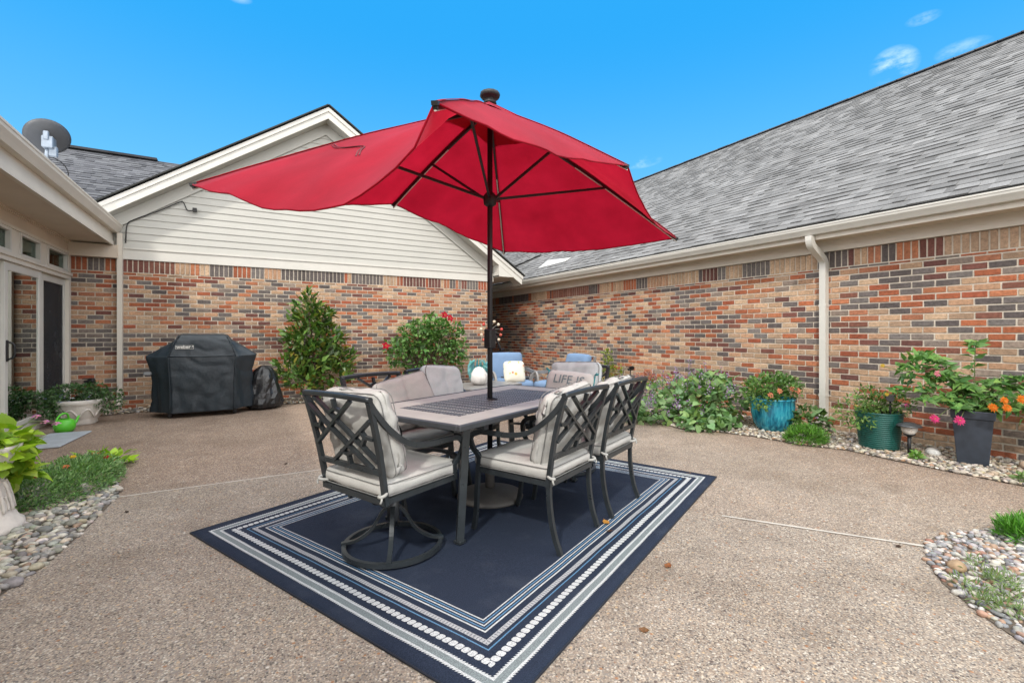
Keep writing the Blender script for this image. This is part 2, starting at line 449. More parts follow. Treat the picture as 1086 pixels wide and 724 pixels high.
# ------------------------------------------------------------------ brickwork
TAN=[(.46,.30,.19),(.42,.275,.175),(.49,.34,.225),(.38,.255,.17),(.44,.26,.16)]
DARK=[(.122,.103,.097),(.143,.122,.114),(.168,.147,.136),(.108,.09,.086)]
ORNG=[(.38,.125,.060),(.34,.108,.054),(.41,.16,.082),(.31,.09,.048),(.36,.15,.085)]
MAR=[(.17,.070,.055),(.145,.065,.055),(.20,.085,.06)]
GRY=[(.25,.195,.16),(.29,.225,.18),(.21,.17,.145)]
def brick_colour(u, v, seed, w):
    n1 = noise.noise(V((u*.9+v*.7, v*2.6, seed))); n2 = noise.noise(V((u*.8-v*.5, v*2.2, seed+9.1)))
    ws = [w[0]*math.exp(1.5*n1), w[1]*math.exp(-1.5*n1+.8*n2), w[2]*math.exp(1.6*n2), w[3]*math.exp(-1.0*n1), w[4]]
    t = R(0, sum(ws))
    for pal, k in zip((TAN,DARK,ORNG,MAR,GRY), ws):
        t -= k
        if t <= 0: break
    c = random.choice(pal); j = R(.9,1.12); return tuple(x*j for x in c)
def brick_wall(O, U, NR, L, zb, zt, seed, weights=(.29,.25,.27,.11,.08), thick=.2, holes=()):
    """running bond under one soldier course; every brick stands proud of the mortar bed"""
    mb = MB(); O, U, NR = V(O), V(U), V(NR); Z = V((0,0,1))
    def brick(u0, u1, z0, z1, c):
        d = .008+R(-.0015,.0015); e = .0025
        f = [O+U*(a_+R(-.0022,.0022))+Z*(c_+R(-.0018,.0018))+NR*(d+R(-.0012,.0012)) for a_, c_ in ((u0+e,z0+e),(u1-e,z0+e),(u1-e,z1-e),(u0+e,z1-e))]
        k = [O+U*u0+Z*z0-NR*.002, O+U*u1+Z*z0-NR*.002, O+U*u1+Z*z1-NR*.002, O+U*u0+Z*z1-NR*.002]
        fi = [mb.vert(p) for p in f]; ki = [mb.vert(p) for p in k]
        mb.face(fi, 0, c)
        for i in range(4): mb.face((ki[i], ki[(i+1)%4], fi[(i+1)%4], fi[i]), 0, c)
    BL, CH, J = .204, .0715, .013
    jit = lambda: R(-.0016,.0016)
    top = zt-.205; z = zb; r = 0
    while z < top-.02:
        z1 = min(z+CH, top); u = -BL*(.5 if r % 2 else 0)-R(0,.012)
        while u < L:
            a, c = max(u, 0), min(u+BL, L)
            if c-a > .03 and not any(h[0] < (a+c)/2 < h[1] and h[2] < z+CH/2 < h[3] for h in holes):
                brick(a+J/2, c-J/2, z+J/2, z1-J/2, brick_colour((a+c)/2, z, seed, weights))
            u += BL
        z += CH; r += 1
    u = 0; k = 0; cur = None
    while u < L-.02:
        if cur is None or random.random() < .3: cur = brick_colour(u, zt, seed+3, (.22,.30,.26,.16,.10))
        j = R(.88,1.12)
        brick(u+J/2, min(u+.0695, L)-J/2, top+J/2, zt-.002, tuple(x*j for x in cur)); u += .0695
    A = O; B_ = O+U*L
    # mortar bed with depth
    def q(u, n, z): return A+U*u+NR*n+Z*z
    if not holes:
        pts = [q(0,0,zb-.1),q(L,0,zb-.1),q(L,-thick,zb-.1),q(0,-thick,zb-.1),q(0,0,zt),q(L,0,zt),q(L,-thick,zt),q(0,-thick,zt)]
        i = [mb.vert(p) for p in pts]
        for f in ((0,1,5,4),(1,2,6,5),(2,3,7,6),(3,0,4,7),(4,5,6,7)): mb.face([i[t] for t in f], 1)
    return mb
def slopes(mb, O, A, S, NR, LA, LS, pal, expo=.142, seed=0, tmin=.08, tmax=.24, weights=None):
    """rows of laminated shingle tabs; A along the eave, S up the slope"""
    O, A, S, NR = V(O), V(A), V(S), V(NR); rows = int(LS/expo)
    for r in range(rows+1):
        s0 = r*expo; s1 = min(s0+expo*1.02, LS)
        if s1-s0 < .02: break
        u = -R(0,.2)
        while u < LA:
            w = R(tmin, tmax); a, c = max(0,u), min(LA,u+w)
            if c-a > .01:
                n = noise.noise(V((u*.9, s0*1.4, seed)))
                t = min(.999, max(0, .5+.22*n+R(-.42,.42))); col = pal[int(t*len(pal))]
                j = R(.92,1.08); col = tuple(x*j for x in col)
                h = .007+(.009 if random.random() < .5 else 0)
                p = [O+A*a+S*s0+NR*h, O+A*c+S*s0+NR*h, O+A*c+S*s1+NR*.002, O+A*a+S*s1+NR*.002]
                e = [O+A*a+S*s0, O+A*c+S*s0]
                i = [mb.vert(x) for x in p]; k = [mb.vert(x) for x in e]
                mb.face(i, 0, col); mb.face((k[0],k[1],i[1],i[0]), 0, tuple(x*.75 for x in col))
                mb.face((k[0],i[0],i[3]), 0, col); mb.face((k[1],i[2],i[1]), 0, col)
            u += w
LGREY=[(.150,.149,.148),(.172,.171,.170),(.188,.187,.186),(.198,.197,.196),(.209,.208,.207),(.222,.221,.22),(.246,.245,.244)]
DGREY=[(.075,.078,.088),(.09,.093,.104),(.105,.108,.12),(.12,.124,.136),(.135,.14,.152)]
def slab(mb, pts, t, m=1):
    """thick polygon: pts ordered, extruded down the normal by t"""
    pts = [V(p) for p in pts]; n = (pts[1]-pts[0]).cross(pts[2]-pts[0]).normalized()
    a = [mb.vert(p) for p in pts]; c = [mb.vert(p-n*t) for p in pts]; L = len(pts)
    mb.face(a, m); mb.face(c[::-1], m)
    for i in range(L): mb.face((a[i], c[i], c[(i+1)%L], a[(i+1)%L]), m)
def gutter(mb, p, q, out, h=.105, w=.115, m=0):
    """K-style gutter profile swept from p to q; out = outward unit vector, p,q at the top back edge"""
    prof = [(0,0),(0,-h),(w*.55,-h),(w*.72,-h*.72),(w*.92,-h*.42),(w*.95,-h*.2),(w,-h*.16),(w,0),(w-.012,0),(w-.012,-.02),(.012,-.02),(.012,0)]
    p, q, out = V(p), V(q), V(out); L = len(prof)
    a = [mb.vert(p+out*x+V((0,0,z))) for x, z in prof]; c = [mb.vert(q+out*x+V((0,0,z))) for x, z in prof]
    for i in range(L): mb.face((a[i], a[(i+1)%L], c[(i+1)%L], c[i]), m)
    mb.face(a, m); mb.face(c[::-1], m)

# ------------------------------------------------------------------ right-hand house
HR = empty('brick_house', (6.42,3,0), 0, 'long brick house with light grey shingle roof and one white downspout behind the flower pots', 'house')
def rel(o, root):           # children keep their world place
    if root.parent is None: o.location = -V(root.location)
    return o
def part(mb, name, mats, root): return rel(mb.build(name, mats, root), root)
part(brick_wall((6.42,14.5,0), (0,-1,0), (-1,0,0), 18.5, .0, 2.24, 4.2), 'brick_wall', [M_['brick'], M_['mortar']], HR)
b = MB(); b.box(6.375,6.60,-4,14.5,2.242,2.40); part(b, 'frieze_board', M_['trim'], HR)
b = MB(); b.box(6.12,6.374,-4,16,2.375,2.395); part(b, 'soffit', M_['soffit'], HR)
b = MB(); b.box(6.098,6.118,-4,16,2.362,2.53); part(b, 'fascia', M_['trim'], HR)
b = MB(); gutter(b, (6.096,-4,2.525), (6.096,16,2.525), (-1,0,0)); part(b, 'gutter', M_['white'], HR)
b = MB()
sl = V((5.87,0,3.93)).normalized(); nr = V((-sl.z,0,sl.x))
slopes(b, (6.0,20,2.545), (0,-1,0), sl, nr, 24, 7.06, LGREY, seed=2)
E0 = V((6.0,20,2.54)); E1 = V((6.0,-4,2.54)); T = sl*7.06
slab(b, [E0+T, E0, E1, E1+T], .03, 1)
slab(b, [E1+T, E1+T+V((5.9,0,-3.95)), E0+T+V((5.9,0,-3.95)), E0+T], .03, 1)
part(b, 'roof', [M_['shingle'], M_['dark']], HR)
b = MB()
for i in range(80):
    y0 = -4+i*.3; c = random.choice(DGREY)
    b.box(-.1,.1,y0,y0+.31,-.004,.014+.004*(i%2),0,c,Matrix.Translation(E1+T+V((0,4,.0)))@Matrix.Rotation(0,4,'Y'))
part(b, 'ridge_cap', M_['shingle'], HR)
b = MB()   # a sheet of white flashing lying on the slope
O = V((6.0,0,2.56)); 
def onroof(x, y, h=.018): return V((x, y, 2.545+(x-6.0)*3.93/5.87))+nr*h
slab(b, [onroof(6.42,9.8), onroof(6.47,8.75), onroof(6.62,8.7), onroof(6.78,9.9)], .006, 0)
tag(b.build('roof_flashing', M_['white']), 'white sheet of flashing lying low on the grey shingle roof', 'flashing')
b = MB(); 
for a_, c_ in (((6.9,11.6),(7.25,10.9)),((6.9,11.6),(6.75,12.2))):
    b.tube([onroof(*a_, .03), onroof(*c_, .03)], .02, flat=(.05,.02))
tag(b.build('roof_flashing', M_['black']), 'thin dark strip of flashing on the far grey shingle roof', 'flashing')
# downspout with its two elbows and kicked foot
b = MB()
y = 3.14
b.tube(smooth([(6.045,y,2.41),(6.05,y,2.34),(6.10,y,2.28),(6.30,y,2.17),(6.36,y,2.11),(6.368,y,2.02)],4)+[V((6.368,y,.25)),V((6.368,y,.18)),V((6.31,y,.09)),V((6.24,y,.055))], 1, flat=(.078,.075), up=(0,1,0))
dsp = part(b, 'downspout', M_['white'], HR)
for z_ in (.42,1.55):
    b = MB(); b.box(6.328,6.412,y-.043,y+.043,z_,z_+.03); b.build('strap', M_['white'], dsp)

# ------------------------------------------------------------------ gabled house across the back
HB = empty('gabled_house', (1.39,9.6,0), 0, 'brick house with a white sided gable and dark grey roof behind the covered grill', 'house')
part(brick_wall((-2.3,9.6,0), (1,0,0), (0,-1,0), 7.30, .0, 2.40, 1.3, (.31,.20,.28,.10,.11)), 'brick_wall', [M_['brick'], M_['mortar']], HB)
part(brick_wall((5.0,9.81,0), (0,1,0), (1,0,0), 5, .0, 2.40, 7.3), 'side_wall', [M_['brick'], M_['mortar']], HB)
AX, AZ, SL = 1.39, 5.46, .682
def rl(x): return AZ-SL*abs(x-AX)
b = MB(); b.box(-2.3,5.03,9.572,9.72,2.402,2.592); b.box(-2.3,5.03,9.555,9.571,2.565,2.59); part(b, 'frieze_board', M_['white'], HB)
b = MB(); z = 2.592; ex = .118
while z < AZ-.5:
    z1 = z+ex
    def xe(zz): return (AZ-.42-zz)/SL
    w0, w1 = xe(z), xe(min(z1, AZ-.43))
    xl0, xr0 = max(-2.3, AX-w0), min(5.0, AX+w0); xl1, xr1 = max(-2.3, AX-w1), min(5.0, AX+w1)
    p = [(xl0,9.578,z),(xr0,9.578,z),(xr1,9.592,z1),(xl1,9.592,z1)]
    b.poly(p); b.poly([(xl0,9.6,z),(xr0,9.6,z),(xr0,9.578,z),(xl0,9.578,z)])
    z = z1
b.poly([(-2.3,9.602,2.5),(5,9.602,2.5),(5,9.602,2.6),(AX,9.602,AZ-.3),(-2.3,9.602,2.6)])
part(b, 'lap_siding', M_['siding'], HB)
def rake(mb, y0, y1, top, bot, x0, x1, m=0):
    """band parallel to the roofline between drops top and bot, from x0 to x1 with the peak between"""
    for a, c in ((x0, AX), (AX, x1)):
        P = [(a, rl(a)-top), (c, rl(c)-top), (c, rl(c)-bot), (a, rl(a)-bot)]
        f = [mb.vert((x, y0, z)) for x, z in P]; k = [mb.vert((x, y1, z)) for x, z in P]
        mb.face(f[::-1], m); mb.face(k, m)
        for i in range(4): mb.face((f[i], f[(i+1)%4], k[(i+1)%4], k[i]), m)
b = MB(); rake(b, 9.27, 9.30, .03, .235, -2.85, 5.62); rake(b, 9.25, 9.269, .03, .105, -2.87, 5.64); part(b, 'rake_board', M_['white'], HB)
b = MB(); rake(b, 9.301, 9.571, .205, .228, -2.8, 5.6); part(b, 'soffit', M_['siding'], HB)
b = MB(); rake(b, 9.55, 9.572, .229, .44, -2.8, 5.0); part(b, 'rake_frieze', M_['siding'], HB)
b = MB()   # boxed eave return on the right
b.poly([(5.02,9.275,2.50),(5.60,9.275,2.50),(5.60,9.275,rl(5.6)-.2),(5.02,9.275,rl(5.02)-.2)])
b.box(5.02,5.60,9.28,14.5,2.495,2.53); b.box(5.58,5.60,9.28,14.5,2.53,2.62)
b.poly([(5.02,9.275,2.50),(5.02,9.6,2.50),(5.02,9.6,rl(5.02)-.2),(5.02,9.275,rl(5.02)-.2)])
part(b, 'eave_return', M_['white'], HB)
b = MB(); gutter(b, (5.602,9.3,2.60), (5.602,14.5,2.60), (1,0,0)); part(b, 'gutter', M_['white'], HB)
b = MB()
for a, sg in ((-2.9,1),(5.68,-1)):
    p = [V((a,9.22,rl(a))), V((AX,9.22,AZ)), V((AX,16,AZ)), V((a,16,rl(a)))]
    if sg < 0: p.reverse()
    slab(b, p, -.02, 1)
O = V((-14,10.3,2.55)); S = V((0,4.7,3.1)).normalized(); nb = V((0,-S.z,S.y))
slopes(b, O, (1,0,0), S, nb, 18, 5.63, DGREY, seed=5)
slab(b, [O+S*5.63, O, O+V((20,0,0)), O+V((20,0,0))+S*5.63], .05, 1)
q = O+S*5.63
slab(b, [q, q+V((20,0,0)), q+V((20,4.7,-3.1)), q+V((0,4.7,-3.1))], .05, 1)
b.box(-14,-1.9,q.y-.12,q.y+.12,q.z-.01,q.z+.045,0,(.05,.05,.055))
part(b, 'roof', [M_['shingle'], M_['dark']], HB)
# black cable stapled under the rake
b = MB()
b.tube(smooth([(-1.62,9.56,2.66),(-1.60,9.555,2.95),(-1.50,9.55,3.05),(-1.2,9.55,3.22),(-.92,9.545,3.40),(-.86,9.54,3.41),(-.80,9.54,3.28),(-.70,9.535,3.30)],5), .008, 6)
b.box(-.73,-.67,9.50,9.56,3.27,3.33)
tag(b.build('cable', M_['rubber']), 'thin black cable hanging loose on the white siding under the roof edge', 'cable')

# ------------------------------------------------------------------ left-hand house with sliding doors
HL = empty('patio_house', (-2.3,6,0), 0, 'house with sliding glass doors, high transom windows and a deep beige eave', 'house')
X0 = -2.30
part(brick_wall((X0,-4,0), (0,1,0), (1,0,0), 10.2, .0, 2.40, 11.0), 'brick_wall', [M_['brick'], M_['mortar']], HL)
b = MB(); b.box(X0-.2,X0+.012,-4,9.585,2.452,2.62); part(b, 'frieze_board', M_['soffit'], HL)
b = MB(); b.box(X0,-1.80,-4,9.57,2.621,2.64); b.box(X0,X0+.03,-4,9.57,2.585,2.62); b.box(X0+.03,X0+.05,-4,9.57,2.60,2.62)
part(b, 'soffit', M_['soffit'], HL)
b = MB(); b.box(-2.30,-1.70,9.45,9.571,2.40,2.60); part(b, 'end_board', M_['soffit'], HL)
b = MB(); b.box(-1.80,-1.775,-4,9.57,2.60,2.935); b.box(-1.774,-1.755,-4,9.57,2.60,2.665); part(b, 'fascia', M_['trim'], HL)
b = MB(); gutter(b, (-1.774,-4,2.935), (-1.774,9.56,2.935), (1,0,0), .135, .12); part(b, 'gutter', M_['trim'], HL)
b = MB(); b.tube([(-1.685,9.535,2.80),(-1.685,9.535,.22),(-1.685,9.50,.10),(-1.685,9.43,.06)], 1, flat=(.085,.065), up=(1,0,0))
d = part(b, 'downspout', M_['trim'], HL)
b = MB()
slab(b, [(-1.70,9.62,2.96),(-6.3,9.62,5.2),(-6.3,-4,5.2),(-1.70,-4,2.96)], .04, 0)
slab(b, [(-6.3,9.62,5.2),(-10.9,9.62,2.925),(-10.9,-4,2.925),(-6.3,-4,5.2)], .04, 0)
part(b, 'roof', M_['shingle'], HL)
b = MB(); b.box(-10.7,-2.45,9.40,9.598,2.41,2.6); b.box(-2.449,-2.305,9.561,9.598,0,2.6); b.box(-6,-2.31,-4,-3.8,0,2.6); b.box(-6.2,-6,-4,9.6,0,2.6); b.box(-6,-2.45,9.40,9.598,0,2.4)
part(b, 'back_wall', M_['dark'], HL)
b = MB(); b.box(-6,-2.31,-3.8,9.39,-.02,.05); part(b, 'indoor_floor', M_['bark'], HL)
b = MB()
for i in range(60):     # curtain folds behind the fixed pane
    a = 8.12+i*.005; c = a+.005
    b.poly([(-2.52+.02*math.sin(i*.9), a, .06),(-2.52+.02*math.sin(i*.9+.9), c, .06),(-2.52+.02*math.sin(i*.9+.9), c, 2.0),(-2.52+.02*math.sin(i*.9), a, 2.0)],0,(1,1,1),True)
part(b, 'curtain', pm('sage_curtain', (.30,.36,.30), .9), HL)
# door set
DS = MB()
YA, YB = 6.25, 9.55
DS.box(X0-.14,X0+.03,YB-.09,YB,.0,2.45); DS.box(X0-.14,X0+.03,YA,YA+.08,0,2.45)
DS.box(X0-.14,X0+.03,YA+.08,YB-.09,2.03,2.13); DS.box(X0+.031,X0+.05,YA,YB,2.085,2.125); DS.box(X0-.14,X0+.045,YA+.08,YB-.09,.0,.045)
DS.box(X0-.14,X0+.03,YA+.08,YB-.09,2.415,2.45)
for yy in (7.44,8.38,): pass
for a, c in ((7.46,7.72),(8.36,8.62)): DS.box(X0-.12,X0+.01,a,c,2.131,2.414)
ds = part(DS, 'door_frame', M_['trim'], HL)
for a, c in ((6.4,7.46),(7.72,8.36),(8.62,9.44)):
    w = MB(); t = .034
    w.box(X0-.06,X0+.022,a,a+t,2.131,2.414); w.box(X0-.06,X0+.022,c-t,c,2.131,2.414); w.box(X0-.06,X0+.022,a+t,c-t,2.131,2.131+t); w.box(X0-.06,X0+.022,a+t,c-t,2.414-t,2.414)
    o = part(w, 'transom_window', M_['white'], HL)
    g = MB(); g.box(X0-.03,X0-.022,a+t,c-t,2.131+t,2.414-t); part(g, 'pane', M_['glassd'], o)
def leaf_door(a, c, x, name, mat, st=.085):
    w = MB(); w.bevbox(x-.02,x+.02,a,a+st,.046,2.028); w.bevbox(x-.02,x+.02,c-st,c,.046,2.028); w.bevbox(x-.018,x+.018,a+st,c-st,.046,.17); w.bevbox(x-.018,x+.018,a+st,c-st,1.93,2.028)
    o = part(w, name, M_['white'], HL)
    g = MB(); g.box(x-.005,x+.005,a+st,c-st,.17,1.93); part(g, 'screen' if mat is M_['screen'] else 'pane', mat, o)
    return o
leaf_door(6.33,7.36,X0-.08,'fixed_door_panel',M_['glass'])
sd = leaf_door(7.33,8.44,X0-.015,'sliding_door_panel',M_['glass'])
leaf_door(8.36,9.46,X0-.09,'fixed_door_panel',M_['glass'])
leaf_door(8.52,9.46,X0-.035,'screen_door_panel',M_['screen'],.06)
h = MB(); yh = 7.375; xh = X0+.006
h.bevbox(xh,xh+.012,yh-.022,yh+.022,.90,1.14); h.tube(smooth([(xh+.01,yh,.92),(xh+.055,yh+.005,.95),(xh+.065,yh+.005,1.02),(xh+.055,yh+.005,1.09),(xh+.01,yh,1.12)],5), .011, 8)
part(h, 'handle', M_['black'], sd)

# satellite dish on the left roof
D = empty('satellite_dish', (-2.34,8.72,3.24), 0, 'dark grey satellite dish on a short mast above the beige gutter', 'satellite dish')
b = MB(); vs = []
RX = .245
dirn = V((-.42,.72,.52)).normalized()
Q = dirn.to_track_quat('Z','Y').to_matrix().to_4x4()
Mx = Matrix.Translation(V((.0,.10,.70)))@Q
ring = []
for i in range(7):
    r = i/6
    ring.append([b.vert(Mx@V((RX*r*math.cos(j*math.pi/16), RX*.94*r*math.sin(j*math.pi/16), .075*r*r-.06))) for j in range(32)] if i else [b.vert(Mx@V((0,0,-.06)))])
for j in range(32): b.face((ring[0][0], ring[1][j], ring[1][(j+1)%32]),0,(1,1,1),True)
for i in range(1,6):
    for j in range(32): b.face((ring[i][j],ring[i+1][j],ring[i+1][(j+1)%32],ring[i][(j+1)%32]),0,(1,1,1),True)
o = b.build('reflector', M_['dish'], D); md = o.modifiers.new('t','SOLIDIFY'); md.thickness = .012
b = MB(); b.tube([(.02,0,0),(.02,0,.42),(.03,0,.60)], .025, 10); b.bevbox(-.05,.09,-.06,.06,-.01,.02); b.build('mast', M_['steel'], D)
b = MB(); b.bevbox(-.02,.10,-.075,.075,.50,.66,.01); b.bevbox(.0,.06,-.09,-.04,.60,.72,.01); b.bevbox(.0,.06,.04,.09,.60,.72,.01); b.bevbox(.04,.13,-.03,.03,.40,.54,.01); b.build('bracket', M_['steel'], D)
b = MB(); b.tube(smooth([(.04,.03,.42),(.16,.1,.35),(.2,.16,.22),(.1,.2,.12),(.0,.18,.16),(.02,.1,.28),(.1,.06,.24),(.12,.1,.1)],5), .007, 6); b.build('coax_cable', M_['rubber'], D)
# ------------------------------------------------------------------ soft goods
def cushion(mb, w, d, h, r=.04, puff=.02, M=None, n=12, seed=0, wr=.006, sag=0, tuft=0, m=0, pinch=0):
    """rounded box w*d*h centred on the origin with puffed faces and soft wrinkles"""
    vs = {}; H = V((w/2, d/2, h/2)); r = min(r, h/2*.98)
    def vid(p):
        k = (round(p.x,5), round(p.y,5), round(p.z,5))
        if k in vs: return vs[k]
        inn = V((max(-H.x+r, min(H.x-r, p.x)), max(-H.y+r, min(H.y-r, p.y)), max(-H.z+r, min(H.z-r, p.z))))
        q = p-inn
        q = inn+q.normalized()*r if q.length > 1e-7 else p.copy()
        u, v_ = q.x/H.x, q.y/H.y
        prof = max(0,(1-u*u))**.6*max(0,(1-v_*v_))**.6
        if pinch: q.z *= (1-pinch)+pinch*prof
        q.z += (puff*prof)*(1 if p.z > 0 else -1)*min(1, abs(p.z)/H.z*1.2)
        e = (1-abs(p.z)/H.z)
        q.x += puff*.5*e*(1-v_*v_)*(1 if u > 0 else -1)*abs(u)**4; q.y += puff*.5*e*(1-u*u)*(1 if v_ > 0 else -1)*abs(v_)**4
        nn = noise.noise(V((q.x*9+seed*3.1, q.y*9, q.z*14+seed)))+.5*noise.noise(V((q.x*23+seed, q.y*21, q.z*25)))
        rid = 1-abs(noise.noise(V((q.x*5+seed*1.7, q.y*13, q.z*5+3))))*2.4
        q.z += wr*nn*(1 if p.z > 0 else -1)-wr*.9*max(0, rid)*(1 if p.z > 0 else -1)
        q.x += wr*.6*nn; q.y += wr*.6*noise.noise(V((q.x*17, q.z*19, seed)))
        if tuft: q.z -= tuft*math.exp(-(q.x/.03)**2)*prof*(1 if p.z > 0 else -1)
        if sag: q.z -= sag*(u*u)
        if M is not None: q = M @ q
        vs[k] = mb.vert(q); return vs[k]
    nz = max(3, int(n*h/max(w,d))+2)
    dims = (n, n, nz)
    for a in range(3):
        b1, b2 = (a+1)%3, (a+2)%3
        for sg in (1,-1):
            for i in range(dims[b1]):
                for j in range(dims[b2]):
                    q = []
                    for di, dj in ((0,0),(1,0),(1,1),(0,1)):
                        t = V((0,0,0)); t[a] = sg*H[a]; t[b1] = H[b1]*(-1+2*(i+di)/dims[b1]); t[b2] = H[b2]*(-1+2*(j+dj)/dims[b2])
                        q.append(vid(t))
                    mb.face(q if sg > 0 else q[::-1], m, (1,1,1), True)
def piping(mb, w, d, z, r=.04, t=.0045, M=None, m=0):
    pts = []
    for cx, cy, a0 in ((w/2-r,d/2-r,0),(-w/2+r,d/2-r,90),(-w/2+r,-d/2+r,180),(w/2-r,-d/2+r,270)):
        for k in range(5):
            a = rad(a0+k*22.5); pts.append(V((cx+r*math.cos(a), cy+r*math.sin(a), z+.002*math.sin(k+cx*20))))
    dense = []
    for i, p in enumerate(pts):
        q = pts[(i+1)%len(pts)]; k = max(1, int((q-p).length/.05))
        for j in range(k): dense.append(p.lerp(q, j/k))
    if M is not None: dense = [M @ p for p in dense]
    mb.tube(dense, t, 6, m, closed=True)
def text_faces(body, size, font_off=0):
    cu = bpy.data.curves.new('t', 'FONT'); cu.body = body; cu.size = size; cu.offset = font_off
    cu.align_x = 'CENTER'; cu.align_y = 'CENTER'; cu.resolution_u = 2
    o = bpy.data.objects.new('t', cu); COL.objects.link(o)
    dg = bpy.context.evaluated_depsgraph_get(); me = o.evaluated_get(dg).to_mesh()
    vs = [v.co.copy() for v in me.vertices]; fs = [tuple(p.vertices) for p in me.polygons]
    o.evaluated_get(dg).to_mesh_clear(); bpy.data.objects.remove(o); bpy.data.curves.remove(cu)
    return vs, fs
def add_text(mb, body, size, M, m=0, off=0):
    vs, fs = text_faces(body, size, off); base = len(mb.v)
    for v in vs: mb.v.append(tuple(M @ V((v.x, v.y, 0))))
    for f in fs: mb.face([base+i for i in f], m)

# ------------------------------------------------------------------ rug
def rug_mat():
    m, nt, b = newmat('woven_rug'); setb(b, .95, 0, .15)
    co = coords(nt); sx = N(nt, 'ShaderNodeSeparateXYZ'); lk(nt, co, sx.inputs[0])
    wob = math_(nt, 'MULTIPLY', math_(nt, 'SUBTRACT', noise_(nt, co, 2.2, 2), .5), .012)
    ax = math_(nt, 'ADD', math_(nt, 'SUBTRACT', 1.518, math_(nt, 'ABSOLUTE', sx.outputs[0])), wob)
    ay = math_(nt, 'ADD', math_(nt, 'SUBTRACT', 1.175, math_(nt, 'ABSOLUTE', sx.outputs[1])), wob)
    d = math_(nt, 'MINIMUM', ax, ay)
    isx = math_(nt, 'LESS_THAN', ax, ay)          # on a short side the run is along y
    mxn = N(nt, 'ShaderNodeMix', data_type='FLOAT'); lk(nt, isx, mxn.inputs[0]); lk(nt, sx.outputs[0], mxn.inputs[2]); lk(nt, sx.outputs[1], mxn.inputs[3])
    s = mxn.outputs[0]
    navy, navy2 = (.022,.031,.053), (.024,.032,.050); white=(.52,.54,.54); gry=(.20,.235,.24); blu=(.10,.22,.36); lg=(.40,.41,.42)
    T = .40
    stops = [(0,navy),(.077,white),(.083,gry),(.114,white),(.120,navy),(.160,navy),(.222,blu),(.229,navy),(.245,lg),(.268,navy),
             (.300,white),(.3065,navy),(.315,blu),(.3205,navy),(.3285,white),(.3345,navy),(.343,blu),(.3485,navy),(.3565,white),(.363,navy)]
    c = ramp(nt, math_(nt, 'DIVIDE', d, T), [(p/T, q) for p, q in stops], 'CONSTANT')
    # jagged woven edge of the grey band
    saw = math_(nt, 'FRACT', math_(nt, 'MULTIPLY', s, 75))
    tooth = math_(nt, 'MULTIPLY', math_(nt, 'SUBTRACT', saw, .5), .008)
    d2 = math_(nt, 'ADD', d, tooth)
    inb = math_(nt, 'MULTIPLY', math_(nt, 'GREATER_THAN', d2, .072), math_(nt, 'LESS_THAN', d2, .126))
    core = math_(nt, 'MULTIPLY', math_(nt, 'GREATER_THAN', d, .083), math_(nt, 'LESS_THAN', d, .115))
    ins = math_(nt, 'SUBTRACT', inb, core)
    ins = math_(nt, 'MAXIMUM', ins, 0.0)
    c = mixc(nt, ins, c, white)
    # rope: slanted pills
    rp = math_(nt, 'FRACT', math_(nt, 'ADD', math_(nt, 'MULTIPLY', s, 30), math_(nt, 'MULTIPLY', d, 5)))
    dd = math_(nt, 'DIVIDE', math_(nt, 'SUBTRACT', d, .176), .0165)
    rr = math_(nt, 'DIVIDE', math_(nt, 'SUBTRACT', rp, .5), .45)
    e = math_(nt, 'ADD', math_(nt, 'POWER', math_(nt, 'ABSOLUTE', dd), 3.0), math_(nt, 'POWER', math_(nt, 'ABSOLUTE', rr), 3.0))
    c = mixc(nt, math_(nt, 'LESS_THAN', e, 1.0), c, white)
    # braid
    br = math_(nt, 'FRACT', math_(nt, 'MULTIPLY', s, 60))
    bm = math_(nt, 'MULTIPLY', math_(nt, 'GREATER_THAN', br, .62), math_(nt, 'MULTIPLY', math_(nt, 'GREATER_THAN', d, .247), math_(nt, 'LESS_THAN', d, .266)))
    c = mixc(nt, math_(nt, 'MULTIPLY', bm, .5), c, navy)
    # weave and wear
    wv = N(nt, 'ShaderNodeTexWave', bands_direction='X'); wv.inputs['Scale'].default_value = 60; wv.inputs['Distortion'].default_value = 2; lk(nt, co, wv.inputs['Vector'])
    f = noise_(nt, co, 260, 2)
    c = mixc(nt, 1.0, c, ramp(nt, f, [(.32,(.58,.58,.60)),(.68,(1.35,1.35,1.35))]), 'MULTIPLY')
    st = noise_(nt, co, 3.2, 5, .65)
    c = mixc(nt, ramp(nt, st, [(.52,(0,0,0)),(.8,(.16,.16,.16))]), c, (.13,.15,.18))
    lk(nt, c, b.inputs['Base Color'])
    bump_(nt, b, math_(nt, 'ADD', f, wv.outputs['Fac']), .4, .003)
    return m
b = MB(); nx, ny = 60, 46; hx, hy = 1.518, 1.175
gr = [[None]*(ny+1) for _ in range(nx+1)]
for i in range(nx+1):
    for j in range(ny+1):
        x, y = -hx+2*hx*i/nx, -hy+2*hy*j/ny
        e = .006*noise.noise(V((x*1.1, y*1.1, 2)))
        gr[i][j] = b.vert((x+(e if j in (0,ny) else 0), y+(e if i in (0,nx) else 0), .012+.003*noise.noise(V((x*2,y*2,7)))))
for i in range(nx):
    for j in range(ny): b.face((gr[i][j],gr[i+1][j],gr[i+1][j+1],gr[i][j+1]),0,(1,1,1),True)
edge = [gr[i][0] for i in range(nx)]+[gr[nx][j] for j in range(ny)]+[gr[i][ny] for i in range(nx,0,-1)]+[gr[0][j] for j in range(ny,0,-1)]
low = [b.vert((b.v[k][0], b.v[k][1], .0045)) for k in edge]
for i in range(len(edge)):
    k = (i+1)%len(edge); b.face((low[i], low[k], edge[k], edge[i]))
TH = rad(24.5)
rug = b.build('outdoor_rug', rug_mat(), None, (1.594,2.986,0)); rug.rotation_euler = (0,0,TH)
